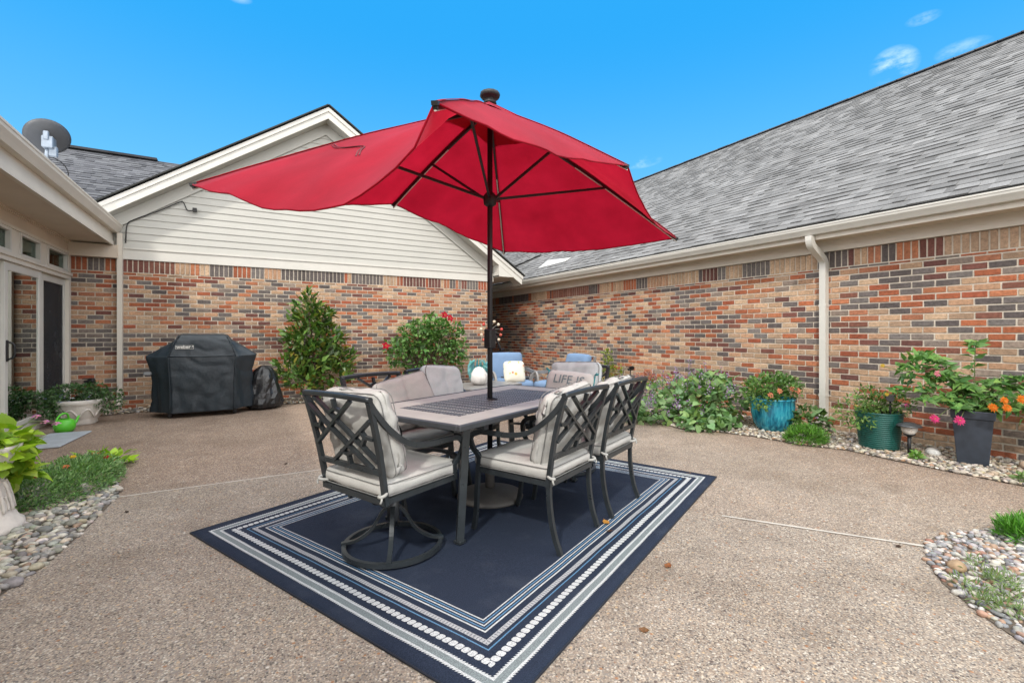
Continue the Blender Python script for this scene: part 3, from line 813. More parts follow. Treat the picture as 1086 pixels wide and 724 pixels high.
bb = MB(); bb.tube([V(rug.data.vertices[k].co)-V((0,0,.003)) for k in edge], .0045, 6, closed=True); bb.build('binding', pm('rug_binding', (.012,.015,.024), .95), rug)
tag(rug, 'navy blue outdoor rug with white rope and stripe border under the dining set', 'rug')
RZ = .0155   # top of the rug

# ------------------------------------------------------------------ dining chairs
def lattice(mb, wb, wt, zb, yb, zt, yt):
    def P(u, v_):
        k = (v_+1)/2; return V((u*(wb+(wt-wb)*k)/2, yb+(yt-yb)*k, zb+(zt-zb)*k))
    L = [((-1,.72),(.78,-1)),((-.70,1),(1,-.74)),((-1,-.52),(.50,1)),((-.52,-1),(1,.50))]
    L += [((-.05,1),(-.05,.72)),((-.05,.72),(-.30,.54)),((-.05,.72),(.16,.62)),
          ((.05,-1),(.05,-.70)),((.05,-.70),(.28,-.54)),((.05,-.70),(-.18,-.62)),
          ((-1,.08),(-.74,.06)),((-.74,.06),(-.62,.30)),((-.74,.06),(-.62,-.16)),
          ((1,-.06),(.74,-.04)),((.74,-.04),(.60,-.30)),((.74,-.04),(.62,.16))]
    for a, c in L: mb.tube([P(*a), P(*c)], 1, flat=(.017,.022), up=(0,1,0))
def chair(kind, label, group='dining chairs round the patio table'):
    t = empty('dining_chair', (0,0,0), 0, label, 'chair', group)
    zt = .868 if kind == 'leg' else .885; dz = zt-.90
    HW = .265
    b = MB()
    for sx in (-1,1):
        b.tube(smooth([(sx*.245,-.255,.36),(sx*.25,-.27,.46),(sx*.258,-.31,.66),(sx*HW,-.37,zt)],5), 1, flat=(.030,.022), up=(0,1,0))
    b.tube(smooth([(-HW-.012,-.370,zt+.004),(-.14,-.378,zt+.010),(0,-.381,zt+.012),(.14,-.378,zt+.010),(HW+.012,-.370,zt+.004)],5), .0155, 10)
    b.tube([(-.25,-.284,.525),(.25,-.284,.525)], 1, flat=(.022,.026))
    b.build('back_frame', M_['rail'], t)
    b = MB(); lattice(b, .485, .510, .535, -.285, zt-.01, -.374); b.build('back_lattice', M_['rail'], t)
    for sx in (-1,1):
        b = MB()
        p = [(sx*HW,-.372,zt-.005),(sx*.272,-.325,zt-.075),(sx*.28,-.255,.735+dz*.4),(sx*.288,-.15,.652),(sx*.292,-.02,.622),(sx*.292,.12,.620),(sx*.290,.215,.612),(sx*.284,.268,.575),(sx*.272,.262,.51),(sx*.258,.225,.455),(sx*.252,.235,.385)]
        b.tube(smooth(p,5), 1, flat=(.028,.020), up=(sx,0,0)); b.build('arm', M_['rail'], t)
    b = MB(); z0, z1 = .362, .392
    b.box(-.255,.255,-.275,-.245,z0,z1); b.box(-.255,.255,.225,.255,z0,z1); b.box(-.255,-.225,-.244,.224,z0,z1); b.box(.225,.255,-.244,.224,z0,z1)
    for k in (-.12,0,.12): b.box(k-.012,k+.012,-.244,.224,z0+.004,z1-.004)
    b.build('seat_frame', M_['rail'], t)
    if kind == 'leg':
        for sx in (-1,1):
            b = MB(); b.tube(smooth([(sx*.243,-.258,.375),(sx*.240,-.262,.25),(sx*.236,-.285,.11),(sx*.232,-.325,.0)],5), 1, flat=(.023,.026), up=(0,1,0)); b.build('leg', M_['rail'], t)
            b = MB(); b.tube(smooth([(sx*.250,.236,.385),(sx*.246,.250,.25),(sx*.240,.262,.11),(sx*.236,.285,.0)],5), 1, flat=(.023,.026), up=(0,1,0)); b.build('leg', M_['rail'], t)
    else:
        b = MB(); b.tube([(0,0,.15),(0,0,.30)], .032, 14); b.tube([(0,0,.30),(0,0,.345)], [.06,.05], 14); b.bevbox(-.07,.07,-.07,.07,.27,.335,.01); b.bevbox(-.13,.13,-.05,.05,.335,.362); b.bevbox(-.05,.05,-.16,.16,.328,.350)
        for k in (-.035,.035): b.tube(smooth([(k,-.09,.33),(k,-.12,.30),(k,-.10,.265),(k,-.05,.26),(k,.0,.30)],4), .010, 8)
        b.build('swivel_mount', M_['metal'], t)
        b = MB(); RR = .265
        b.tube([(RR*math.cos(a*math.pi/24), RR*math.sin(a*math.pi/24), .022) for a in range(48)], 1, flat=(.022,.026), closed=True); b.build('base_ring', M_['rail'], t)
        for k in range(4):
            a = rad(45+k*90); ca, sa = math.cos(a), math.sin(a)
            b = MB(); b.tube(smooth([(.02*ca,.02*sa,.235),(.06*ca,.06*sa,.20),(.12*ca,.12*sa,.105),(.20*ca,.20*sa,.05),(.28*ca,.28*sa,.034)],5), 1, flat=(.024,.016)); b.build('spoke', M_['rail'], t)
    b = MB(); sd = random.random()*40
    Mt = Matrix.Translation((0,.0,.432)); cushion(b, .515,.545,.080,.030,.012,Mt,18,sd,.006)
    c = b.build('seat_cushion', M_['cush'], t)
    b = MB(); piping(b, .517,.547,.028,.05,.0028,Mt); piping(b, .517,.547,-.030,.05,.0028,Mt); b.build('piping', M_['piping'], c)
    for sx in (-1,1):
        b = MB(); b.tube(smooth([(sx*.215,-.25,.415),(sx*.255,-.258,.422),(sx*.268,-.280,.418),(sx*.255,-.296,.412),(sx*.232,-.285,.408),(sx*.22,-.26,.406)],4), .008, 8)
        b.tube(smooth([(sx*.258,-.290,.414),(sx*.268,-.298,.400),(sx*.262,-.300,.385)],4), .0055, 6)
        b.build('cushion_tie', M_['tie'], t)
    return t
def back_cushion(t, dx=0, dy=0, dz=0, rx=104, rzz=0, w=.50, h=.46, th=.105, seed=1, mat='cush', wr=.010, tuft=.0):
    Mt = Matrix.Translation((dx,-.215+dy,.685+dz)) @ Matrix.Rotation(rad(rzz),4,'Y') @ Matrix.Rotation(rad(rx),4,'X')
    b = MB(); cushion(b, w, h, th, .045, .018, Mt, 30, seed, wr, 0, tuft)
    c = b.build('back_cushion', M_[mat], t)
    b = MB(); piping(b, w-.002, h-.002, .036, .06, .0028, Mt); piping(b, w-.002, h-.002, -.036, .06, .0028, Mt); b.build('piping', M_['piping'], c)
def put(t, x, y, rz, z=RZ): t.location = (x, y, z); t.rotation_euler = (0,0,rad(rz)); return t
base_leg = chair('leg', 'grey lattice-back dining chair on four legs, nearer one beside the rug stripes')
def another(src, label):
    o = copy_tree(src); o['label'] = label; return o
c2 = base_leg
c3 = another(base_leg, 'lattice-back chair on four legs behind another, its back toward the leafy flower bed')
c4 = another(base_leg, 'dining chair across the table whose beige back cushion has slumped forward sideways')
c5 = another(base_leg, 'dining chair across the table with upright grey back cushion, before the red-flowered bush')
sw1 = chair('swivel', 'grey lattice-back swivel chair with its round ring base on the rug stripes')
sw2 = another(sw1, 'grey swivel chair at the far end of the table holding a lettered throw pillow')
back_cushion(c2, .0,.01,-.01, 104, -5, h=.43, seed=3.3, wr=.016); back_cushion(c3, .0,.01,-.01, 104, -3, h=.43, seed=8.1, wr=.016)
back_cushion(c4, -.13,.10,-.01, 114, 8, .50,.40,.12, seed=5.7, tuft=.022)
back_cushion(c5, -.02,.03,.0, 106, -5, seed=12.2, mat='cushg', tuft=.02)
back_cushion(sw1, .0,.01,.005, 104, -2, .50,.45,.115, seed=21.4, wr=.015); back_cushion(sw2, 0,.01,.02, 104, 2, seed=31, mat='cushg', tuft=.015, wr=.012)
put(c2, 1.570, 2.452, 24.5); put(c3, 2.165, 2.70, 24.5)
put(c4, 1.03, 3.37, 204.5); put(c5, 1.63, 3.74, 210)
put(sw1, .738, 2.620, -65.5); put(sw2, 2.49, 3.375, 117)

# lettered pillow on the far swivel chair
def to_world(t, M): 
    return Matrix.Translation(t.location) @ Matrix.Rotation(t.rotation_euler.z,4,'Z') @ M
pil = MB(); PW, PH = .46,.34
Mp = Matrix.Translation((-.03,-.02,.69)) @ Matrix.Rotation(rad(-3),4,'Y') @ Matrix.Rotation(rad(180),4,'Z') @ Matrix.Rotation(rad(74),4,'X')
cushion(pil, PW, PH, .12, .055, .01, None, 18, 44, .005, pinch=.6)
o = pil.build('throw_pillow', fabric('pale_linen', (.62,.62,.58)))
o.matrix_world = to_world(sw2, Mp)
tag(o, 'pale lumbar throw pillow lettered LIFE IS with teal corner tassels', 'pillow')
tx = MB(); vs, fs = text_faces('LIFE IS', .112)
for v in vs:
    x, y = v.x+.01, v.y+.085; u, w = x/(PW/2), y/(PH/2); pr = max(0,1-u*u)**.6*max(0,1-w*w)**.6
    tx.v.append((x, y, .06*(.4+.6*pr)+.01*pr+.007))
for f in fs: tx.face(f)
tx.build('lettering', pm('grey_lettering', (.16,.22,.24), .9), o)
mteal = pm('teal_trim', (.04,.26,.28), .9)
for sx in (-1,1):
    ts = MB()
    for sy in (-1,1):
        for k in range(9):
            a = R(-.5,.5); ts.tube([(sx*.222,sy*.163,0),(sx*(.245+R(0,.01)),sy*(.175)+a*.02,R(-.02,.02))], .004, 5)
    ts.tube([(sx*.226,-.16,.0),(sx*.230,0,.004),(sx*.226,.16,0)], .007, 6)
    ts.build('tassel_trim', mteal, o)

# ------------------------------------------------------------------ dining table
T = empty('dining_table', (1.583,3.030,RZ), TH, 'rectangular patio dining table with beige tile border and dark slatted centre', 'table')
TL, TW, TZ = .88, .475, .715
b = MB()
fw = .028
b.bevbox(-TL,TL,-TW,-TW+fw,TZ-.026,TZ+.006,.005); b.bevbox(-TL,TL,TW-fw,TW,TZ-.026,TZ+.006,.005)
b.bevbox(-TL,-TL+fw,-TW+fw,TW-fw,TZ-.026,TZ+.006,.005); b.bevbox(TL-fw,TL,-TW+fw,TW-fw,TZ-.026,TZ+.006,.005)
b.box(-TL+fw,TL-fw,-TW+fw,TW-fw,TZ-.025,TZ-.012)
for sx in (-1,1): b.box(sx*.60-.02,sx*.60+.02,-TW+.05,TW-.05,TZ-.065,TZ-.0255)
for sy in (-1,1): b.box(-.66,.66,sy*.33-.015,sy*.33+.015,TZ-.062,TZ-.0255)
b.build('table_frame', M_['metal'], T)
px, py = .655, .265
def tile(x0,x1,y0,y1):
    b = MB(); b.bevbox(x0+.002,x1-.002,y0+.002,y1-.002,TZ-.011,TZ+.004,.003); b.build('tile', M_['tile'], T)
for sy in (-1,1):
    y0, y1 = sorted((sy*py, sy*(TW-fw)))
    tile(-TL+fw, 0, y0, y1); tile(0, TL-fw, y0, y1)
for sx in (-1,1):
    x0, x1 = sorted((sx*px, sx*(TL-fw))); tile(x0, x1, -py, py)
def slat_mat():
    m, nt, b = newmat('filigree_slat'); setb(b, .45, .3, .5)
    co = coords(nt)
    vo = N(nt, 'ShaderNodeTexVoronoi', feature='DISTANCE_TO_EDGE'); vo.inputs['Scale'].default_value = 42; vo.inputs['Randomness'].default_value = .4; lk(nt, co, vo.inputs['Vector'])
    c = ramp(nt, vo.outputs['Distance'], [(.08,(.20,.205,.21)),(.20,(.022,.024,.026))])
    lk(nt, c, b.inputs['Base Color']); bump_(nt, b, vo.outputs['Distance'], .5, .003); return m
b = MB(); n = 15; wsl = 2*px/n
for i in range(n):
    x0 = -px+i*wsl
    b.bevbox(x0+.008, x0+wsl-.008, -py+.004, py-.004, TZ-.009, TZ+.003, .003)
b.build('slat_panel', slat_mat(), T)
for i in range(1,n):  # pale dashes standing in for sky reflection in the gaps between slats
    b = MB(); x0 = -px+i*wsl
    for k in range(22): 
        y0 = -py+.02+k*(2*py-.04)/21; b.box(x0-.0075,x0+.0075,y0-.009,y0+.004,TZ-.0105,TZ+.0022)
    b.build('slat_gap_glint', M_['tile'], T)
b = MB(); b.lathe([(.026,TZ+.004),(.040,TZ+.004),(.040,TZ+.010),(.026,TZ+.012)], 20, cap=False); b.build('umbrella_grommet', M_['black'], T)
for sx in (-1,1):
    for sy in (-1,1):
        b = MB(); p = [(sx*.66,sy*.33,TZ-.04),(sx*.668,sy*.325,.60),(sx*.674,sy*.32,.45),(sx*.680,sy*.31,.25),(sx*.690,sy*.30,.004)]
        b.tube(smooth(p,5), 1, flat=(.042,.036), up=(sx*.6,sy*.8,0)); b.bevbox(sx*.690-.026,sx*.690+.026,sy*.30-.026,sy*.30+.026,0,.02,.004); b.build('leg', M_['rail'], T)
b = MB()
for sx in (-1,1):
    b = MB(); b.tube(smooth([(sx*.68,-.32,.40),(sx*.55,-.15,.44),(sx*.52,0,.45),(sx*.55,.15,.44),(sx*.68,.32,.40)],4), 1, flat=(.03,.018)); b.build('stretcher', M_['metal'], T)
pass

# ------------------------------------------------------------------ umbrella
U = empty('patio_umbrella', (1.579,3.06,RZ), TH, 'rectangular red patio umbrella standing through the dining table', 'umbrella')
def LW(t, w, z): return V((t, w, z-RZ))
b = MB(); b.lathe([(.24,0),(.245,.012),(.235,.03),(.17,.052),(.10,.066),(.05,.075),(.046,.075)], 40); b.lathe([(.034,.075),(.034,.34),(.028,.345)], 20); b.bevbox(.03,.07,-.01,.01,.22,.24)
b.build('base', pm('concrete_umbrella_base', (.10,.095,.09), .7, 0, .2, 7, .3, 60), U)
b = MB(); b.tube([(0,0,.08),(0,0,2.93)], .0195, 16); b.build('pole', M_['black'], U)
b = MB(); b.bevbox(-.036,.036,-.034,.034,1.09,1.235,.01); b.tube([(.036,0,1.17),(.062,0,1.17)], .022, 12)
cr = b.build('crank_housing', M_['black'], U)
b = MB(); b.tube([(.055,0,1.17),(.066,-.02,1.14),(.066,-.05,1.08)], .008, 8); b.tube([(.060,-.05,1.08),(.10,-.05,1.08)], .011, 10); b.build('crank_handle', M_['black'], cr)
b = MB(); b.lathe([(.02,2.875),(.050,2.89),(.046,2.905),(.036,2.915),(.036,2.925),(.066,2.934),(.076,2.95),(.072,2.968),(.050,2.978),(.002,2.980)], 12); b.build('finial', M_['black'], U)
AP = LW(0,0,2.888)
TIPS = [(-1.43,-.86,2.10),(.40,-.90,2.385),(1.70,-.86,2.10),(1.36,.88,2.10),(-.10,.95,2.30),(-1.56,1.01,2.10)]   # B C D E2 E1 A
def sagf(i, u):
    if i == 5: return .32*math.sin(math.pi*(1-u)**.62)     # slack short side: A -> B
    return (.05,.085,.06,.02,.055)[i]*4*u*(1-u)
tips = [LW(*t) for t in TIPS]
def bow(s): return .05*math.sin(math.pi*s)*.5
b = MB(); nS, nU = 22, 18; idx = {}
for i in range(6):
    a, c = tips[i], tips[(i+1)%6]
    for r in range(nS+1):
        s = r/nS*.985+.015
        for k in range(nU+1):
            u = k/nU
            p = AP.lerp(a.lerp(c, u), s)
            p.z += bow(s)-sagf(i,u)*s**2.2
            inw = (.10 if i != 5 else .05)*4*u*(1-u)*s**4
            d = V((p.x,p.y,0)); 
            if i != 5: p -= d*inw*.35
            p.z += .016*noise.noise(V((p.x*3.1,p.y*3.1,i)))*s+(.012 if i != 5 else .030)*noise.noise(V((u*5+i*3,s*1.6,i+4)))*s*min(1,6*u*(1-u))+.007*s*noise.noise(V((u*17+i*5,s*2.2,i+9)))*min(1,8*u*(1-u))
            key = (i,r,k)
            if k == 0 and i > 0: idx[key] = idx[(i-1,r,nU)]
            elif k == nU and i == 5: idx[key] = idx[(0,r,0)]
            else: idx[key] = b.vert(p)
    for r in range(nS):
        for k in range(nU): b.face((idx[(i,r,k)],idx[(i,r+1,k)],idx[(i,r+1,k+1)],idx[(i,r,k+1)]),0,(1,1,1),True)
can = b.build('canopy', M_['red'], U)
b = MB()   # stitched panel seams over the ribs
for i in range(6): b.tube([V(can.data.vertices[idx[(i,r,0)]].co)+V((0,0,.003)) for r in range(1,nS+1)], 1, flat=(.022,.003))
b.build('seam', M_['red'], can)
b = MB()   # hem
for i in range(6):
    b.tube([V(can.data.vertices[idx[(i,nS,k)]].co) for k in range(nU+1)], .005, 6)
b.build('hem', M_['red'], can)
b = MB()   # tie strap on the slack end panel
P_ = lambda r,k: V(can.data.vertices[idx[(5,r,k)]].co)
st = [P_(13,1),P_(14,4),P_(14,7),P_(15,8),P_(16,9)]
for off in (0,.035): b.tube([p+V((-.004,off*.8,.003)) for p in smooth(st,4)], 1, flat=(.008,.003))
b.build('tie_strap', pm('dark_red_strap', (.12,.008,.014), .8), can)
b = MB(); idv = {}
for i in range(6):   # vent cap
    a, c = tips[i], tips[(i+1)%6]
    for r in range(5):
        s = .02+r/4*.20
        for k in range(7):
            p = AP.lerp(a.lerp(c, k/6), s); p.z += .035-.02*(r/4)+.01*math.sin(k*1.05+i)*(r/4)
            idv[(i,r,k)] = b.vert(p)
    for r in range(4):
        for k in range(6): b.face((idv[(i,r,k)],idv[(i,r+1,k)],idv[(i,r+1,k+1)],idv[(i,r,k+1)]),0,(1,1,1),True)
b.build('vent_cap', M_['red'], can)
HUB = V((0,0,2.21-RZ))
b = MB(); b.lathe([(.024,2.15),(.045,2.165),(.05,2.20),(.05,2.225),(.03,2.25)], 16, o=(0,0,-RZ)); b.build('hub', M_['black'], U)
for i, tp in enumerate(tips):
    b = MB(); pts = [AP.lerp(tp, s)+V((0,0,bow(s)-.022)) for s in (.02,.2,.4,.6,.8,1.0)]
    b.tube(pts, 1, flat=(.016,.020)); 
    rb = b.build('rib', M_['black'], U)
    b = MB(); b.tube([p-V((0,0,.013)) for p in pts[2:]], 1, flat=(.009,.005)); b.build('light_strip', M_['white'], rb)
    b = MB(); d = (tp-AP).normalized(); b.tube([tp-d*.03+V((0,0,-.008)), tp+d*.012+V((0,0,-.005))], 1, flat=(.026,.016)); b.build('rib_cap', M_['black'], rb)
    q = AP.lerp(tp,.56)+V((0,0,bow(.56)-.03)); side = V((-d.y,d.x,0)).normalized()*.02
    b = MB()
    d0 = V((tp.x,tp.y,0)).normalized()*.04
    b.tube([HUB+d0, q], 1, flat=(.015,.018)); b.build('strut', M_['black'], U)

# ------------------------------------------------------------------ covered grill, bag
G = empty('covered_grill', (-.50,8.46,0), 0, 'barbecue grill under a fitted black cover against the brick wall', 'grill')
def gring(hw, hd, c, f2, bk, z, amp, ph):
    P = [(-hw,bk),(-hw,-f2),(-c,-hd),(c,-hd),(hw,-f2),(hw,bk)]
    out = []; seg = [8,14,24,14,8,20]
    for i in range(6):
        a, e = P[i], P[(i+1)%6]
        for k in range(seg[i]):
            t = k/seg[i]; x, y = a[0]+(e[0]-a[0])*t, a[1]+(e[1]-a[1])*t
            nn = noise.noise(V((x*4+ph, y*4, z*2.2)))+.6*noise.noise(V((x*11, y*11+ph, z*3.5)))
            fold = math.sin(k*.62+i*2+z*2.4)*(.8 if i in (1,3,0,4) else .25)
            L = math.hypot(x,y) or 1; k_ = amp*(nn*.7+fold*.55)
            k_ += .007*noise.noise(V((x*9+z*6+ph,y*9,z*9-x*4)))-.012*max(0,1-abs(noise.noise(V((x*3+ph,y*3+z*1.5,z*4+x*2))))*5)
            out.append((x+x/L*k_, y+y/L*k_, z+.006*nn))
    return out
b = MB(); LV = [(.655,.33,.39,.06,.30,.085,.020),(.64,.33,.39,.07,.30,.25,.018),(.63,.325,.39,.08,.30,.45,.015),(.635,.32,.40,.11,.30,.62,.013),(.665,.315,.41,.15,.30,.78,.011),(.69,.31,.42,.17,.30,.87,.008),(.685,.30,.415,.17,.29,.895,.006),(.55,.285,.39,.165,.28,.985,.006),(.42,.27,.35,.17,.27,1.075,.006),(.345,.255,.31,.17,.25,1.13,.005),(.315,.215,.29,.16,.21,1.178,.004),(.27,.15,.25,.12,.15,1.205,.002)]
def cr_(i, t):
    q = [LV[max(0,i-1)], LV[i], LV[i+1], LV[min(len(LV)-1,i+2)]]
    return [.5*(2*q[1][k]+(q[2][k]-q[0][k])*t+(2*q[0][k]-5*q[1][k]+4*q[2][k]-q[3][k])*t*t+(3*q[1][k]-q[0][k]-3*q[2][k]+q[3][k])*t**3) for k in range(7)]
LL = [cr_(i, k/5) for i in range(len(LV)-1) for k in range(5)]+[list(LV[-1])]
rings = [[b.vert(p) for p in gring(*l[:6], l[6]*1.5, 3.0)] for l in LL]
for i in range(len(rings)-1):
    a, c = rings[i], rings[i+1]
    for j in range(len(a)): b.face((a[j],a[(j+1)%len(a)],c[(j+1)%len(a)],c[j]),0,(1,1,1),True)
b.face(rings[-1])
cv = b.build('cover', M_['cover'], G)
b = MB()
for sx in (-1,1): b.tube(smooth([(sx*.39,-.345,.09),(sx*.39,-.338,.45),(sx*.41,-.330,.80),(sx*.405,-.312,.90),(sx*.345,-.283,1.08),(sx*.30,-.215,1.19)],5), .007, 6)
b.tube([(-.42,-.322,.885),(-.2,-.326,.882),(0,-.328,.88),(.2,-.326,.882),(.42,-.322,.885)], .006, 6)
b.build('seam', M_['cover'], cv)
b = MB(); b.bevbox(-.695,-.60,-.22,-.19,.62,.665,.006,M=Matrix.Rotation(rad(-8),4,'Z')); b.build('strap', M_['grey'], cv)
b = MB(); Mt = Matrix.Translation((-.22,-.312,1.015)) @ Matrix.Rotation(rad(76),4,'X')
for q in ((-.108,-.104,-.026,.026),(.104,.108,-.026,.026)): b.box(*q,0,.004,0,M=Mt)
b.box(-.103,.103,-.026,-.023,0,.004,0,M=Mt); b.box(-.103,.103,.023,.026,0,.004,0,M=Mt)
lg = b.build('badge', M_['white'], cv)
b = MB(); add_text(b, 'weber', .066, Mt @ Matrix.Translation((-.012,.003,.0052)), off=.0015); b.tube([Mt@V((.082,-.012,.006)),Mt@V((.098,.016,.006))], .004, 6); b.build('lettering', M_['white'], lg)
for x in (-.40,.40):
    b = MB(); b.tube([(x-.025,-.2,.055),(x+.025,-.2,.055)], .055, 18); b.build('wheel', M_['rubber'], G)
b = MB(); b.box(-.42,.42,-.25,.25,.06,.14); 
for x in (-.4,.4):
    b.box(x-.02,x+.02,.2,.24,0,.06)
b.build('cart', M_['black'], G)
b = MB()
def bagr(a, z): return 1+.16*noise.noise(V((math.cos(a)*2.2,math.sin(a)*2.2,z*4)))+.07*abs(noise.noise(V((math.cos(a)*5,math.sin(a)*5,z*5+3))))*2-.05
b.lathe([(.20,.01),(.27,.04),(.285,.10),(.275,.18),(.26,.26),(.245,.34),(.23,.42),(.21,.49),(.185,.55),(.15,.60),(.115,.64),(.08,.67),(.05,.69),(.01,.70)], 30, jit=bagr, smooth=False)
o = b.build('rubbish_bag', M_['bag'], None, (.30,8.60,0)); tag(o, 'shiny black plastic bag slumped beside the covered grill', 'bag')

# ------------------------------------------------------------------ blue lounge seats, coffee table, bits in the far corner
def lounge(label, x, y, rz, seed):
    t = empty('lounge_chair', (x,y,0), rad(rz), label, 'lounge chair', 'blue cushioned lounge chairs in the far corner')
    for sx in (-1,1):
        b = MB()
        b.tube(smooth([(sx*.33,-.36,.60),(sx*.345,-.2,.60),(sx*.35,.05,.585),(sx*.35,.24,.57),(sx*.345,.33,.50),(sx*.34,.34,.38),(sx*.335,.30,.20),(sx*.335,.34,.0)],5), 1, flat=(.055,.030), up=(sx,0,0))
        b.build('arm', M_['iron'], t)
        b = MB(); b.tube(smooth([(sx*.30,-.46,.84),(sx*.31,-.40,.62),(sx*.32,-.34,.36),(sx*.32,-.36,.16),(sx*.32,-.44,0)],5), 1, flat=(.03,.03), up=(0,1,0)); b.build('leg', M_['iron'], t)
        b = MB()
        for k in range(3):
            cy = -.18+k*.17; b.tube([(sx*.34,cy+.07*math.cos(a*.5236),.45+.08*math.sin(a*.5236)) for a in range(12)], .007, 6, closed=True)
        b.build('scroll', M_['iron'], t)
    b = MB(); b.box(-.32,.32,-.36,.32,.26,.30); b.tube([(-.31,-.46,.84),(0,-.475,.86),(.31,-.46,.84)], .014, 8); b.build('seat_frame', M_['iron'], t)
    b = MB(); cushion(b,.60,.66,.15,.05,.02,Matrix.Translation((0,.0,.378)),12,seed); b.build('seat_cushion', M_['blue'], t)
    b = MB(); cushion(b,.58,.50,.13,.05,.02,Matrix.Translation((0,-.31,.635))@Matrix.Rotation(rad(104),4,'X'),12,seed+3,.006); b.build('back_cushion', M_['blue'], t)
    return t
l1 = lounge('blue cushioned lounge chair facing the camera with a floral pillow', 3.84, 6.68, 166, 2)
l2 = lounge('blue cushioned lounge chair seen from its side, behind the far end of the table', 4.36, 6.02, 88, 9)
def floral():
    m, nt, b = newmat('floral_print'); setb(b, .9, 0, .2); co = coords(nt)
    vo = N(nt, 'ShaderNodeTexVoronoi'); vo.inputs['Scale'].default_value = 15; lk(nt, co, vo.inputs['Vector'])
    sp = N(nt, 'ShaderNodeSeparateColor'); lk(nt, vo.outputs['Color'], sp.inputs[0])
    c = ramp(nt, sp.outputs[0], [(0,(.62,.60,.50)),(.35,(.30,.38,.12)),(.48,(.62,.60,.50)),(.6,(.50,.20,.12)),(.7,(.62,.60,.50)),(.82,(.16,.26,.30)),(.9,(.55,.42,.10))], 'CONSTANT')
    mk = ramp(nt, vo.outputs['Distance'], [(.28,(1,1,1)),(.40,(0,0,0))])
    lk(nt, mixc(nt, mk, (.64,.62,.53), c), b.inputs['Base Color']); return m
b = MB(); cushion(b,.34,.34,.12,.05,.015,None,14,5,.004,pinch=.5)
o = b.build('throw_pillow', floral()); o.matrix_world = Matrix.Translation((3.76,6.44,.60))@Matrix.Rotation(rad(166),4,'Z')@Matrix.Rotation(rad(108),4,'X')
tag(o, 'square cream pillow with a leafy floral print on the blue lounge chair', 'pillow')
CT = empty('coffee_table', (2.98,6.05,0), rad(20), 'low grey metal coffee table holding the white vase', 'table')
b = MB(); b.bevbox(-.52,.52,-.34,.34,.45,.48,.006); b.bevbox(-.50,.50,-.32,.32,.40,.44); b.build('tabletop', M_['iron'], CT)
for sx in (-1,1):
    for sy in (-1,1):
        b = MB(); b.tube([(sx*.46,sy*.28,.40),(sx*.44,sy*.27,.0)], 1, flat=(.04,.04)); b.build('leg', M_['iron'], CT)
VS = empty('vase', (2.93,6.02,.48), 0, 'white egg-shaped vase wrapped in teal coral leaves on the coffee table', 'vase')
b = MB(); b.lathe([(.06,0),(.11,.03),(.135,.09),(.125,.15),(.085,.21),(.05,.245),(.02,.255)], 24); b.build('egg', pm('white_glaze', (.62,.60,.58), .35, 0, .2, 14), VS)
b = MB()
for k in range(46):
    a = R(0,6.28); h = R(.10,.30); r0 = .12; a2 = a+R(-.5,.5)
    a = a if math.cos(a-4.25) < .35 else a+3.1; a2 = a+R(-.4,.4); h = R(.2,.34)
    b.tube(smooth([(r0*math.cos(a),r0*math.sin(a),R(.06,.16)),((r0+.03)*math.cos(a2),(r0+.03)*math.sin(a2),h*.8),(R(.05,.15)*math.cos(a2),R(.05,.15)*math.sin(a2),h+.03)],3), [.012,.016,.018,.017,.015,.011,.004], 5, 0, (R(.06,.14),R(.26,.36),R(.28,.36)))
b.build('coral_leaves', M_['paint_var'], VS)
ST = empty('side_table', (4.02,6.72,0), rad(15), 'small dark square side table between the two blue lounge chairs', 'side table')
b = MB(); b.bevbox(-.22,.22,-.22,.22,.46,.49); b.build('tabletop', M_['metal'], ST)
for sx in (-1,1):
    for sy in (-1,1):
        b = MB(); b.tube([(sx*.19,sy*.19,.46),(sx*.19,sy*.19,0)], 1, flat=(.025,.025)); b.build('leg', M_['metal'], ST)
# wire flower stake with coloured balls
FS = empty('garden_stake', (4.83,9.30,0), 0, 'wire garden stake with red and cream glass balls by the corner', 'garden ornament')
b = MB(); b.tube([(0,0,0),(0,0,1.24)], .008, 6)
tips_ = []
for k in range(12):
    a = rad(15+k*30); e = V((.26*math.cos(a), R(-.05,.02), 1.24+.24*math.sin(a))); tips_.append(e)
    b.tube(smooth([(0,0,1.24),(.12*math.cos(a+.3),-.01,1.24+.12*math.sin(a+.3)),e],4), .005, 5)
b.build('wire_stem', M_['iron'], FS)
for k, e in enumerate(tips_):
    b = MB(); b.lathe([(.003,-.036),(.025,-.026),(.036,0),(.025,.026),(.003,.036)], 12, 0, [(.55,.06,.05),(.66,.58,.46),(.60,.50,.38),(.50,.10,.07)][k%4], tuple(e)); b.build('ball', M_['paint_var'], FS)
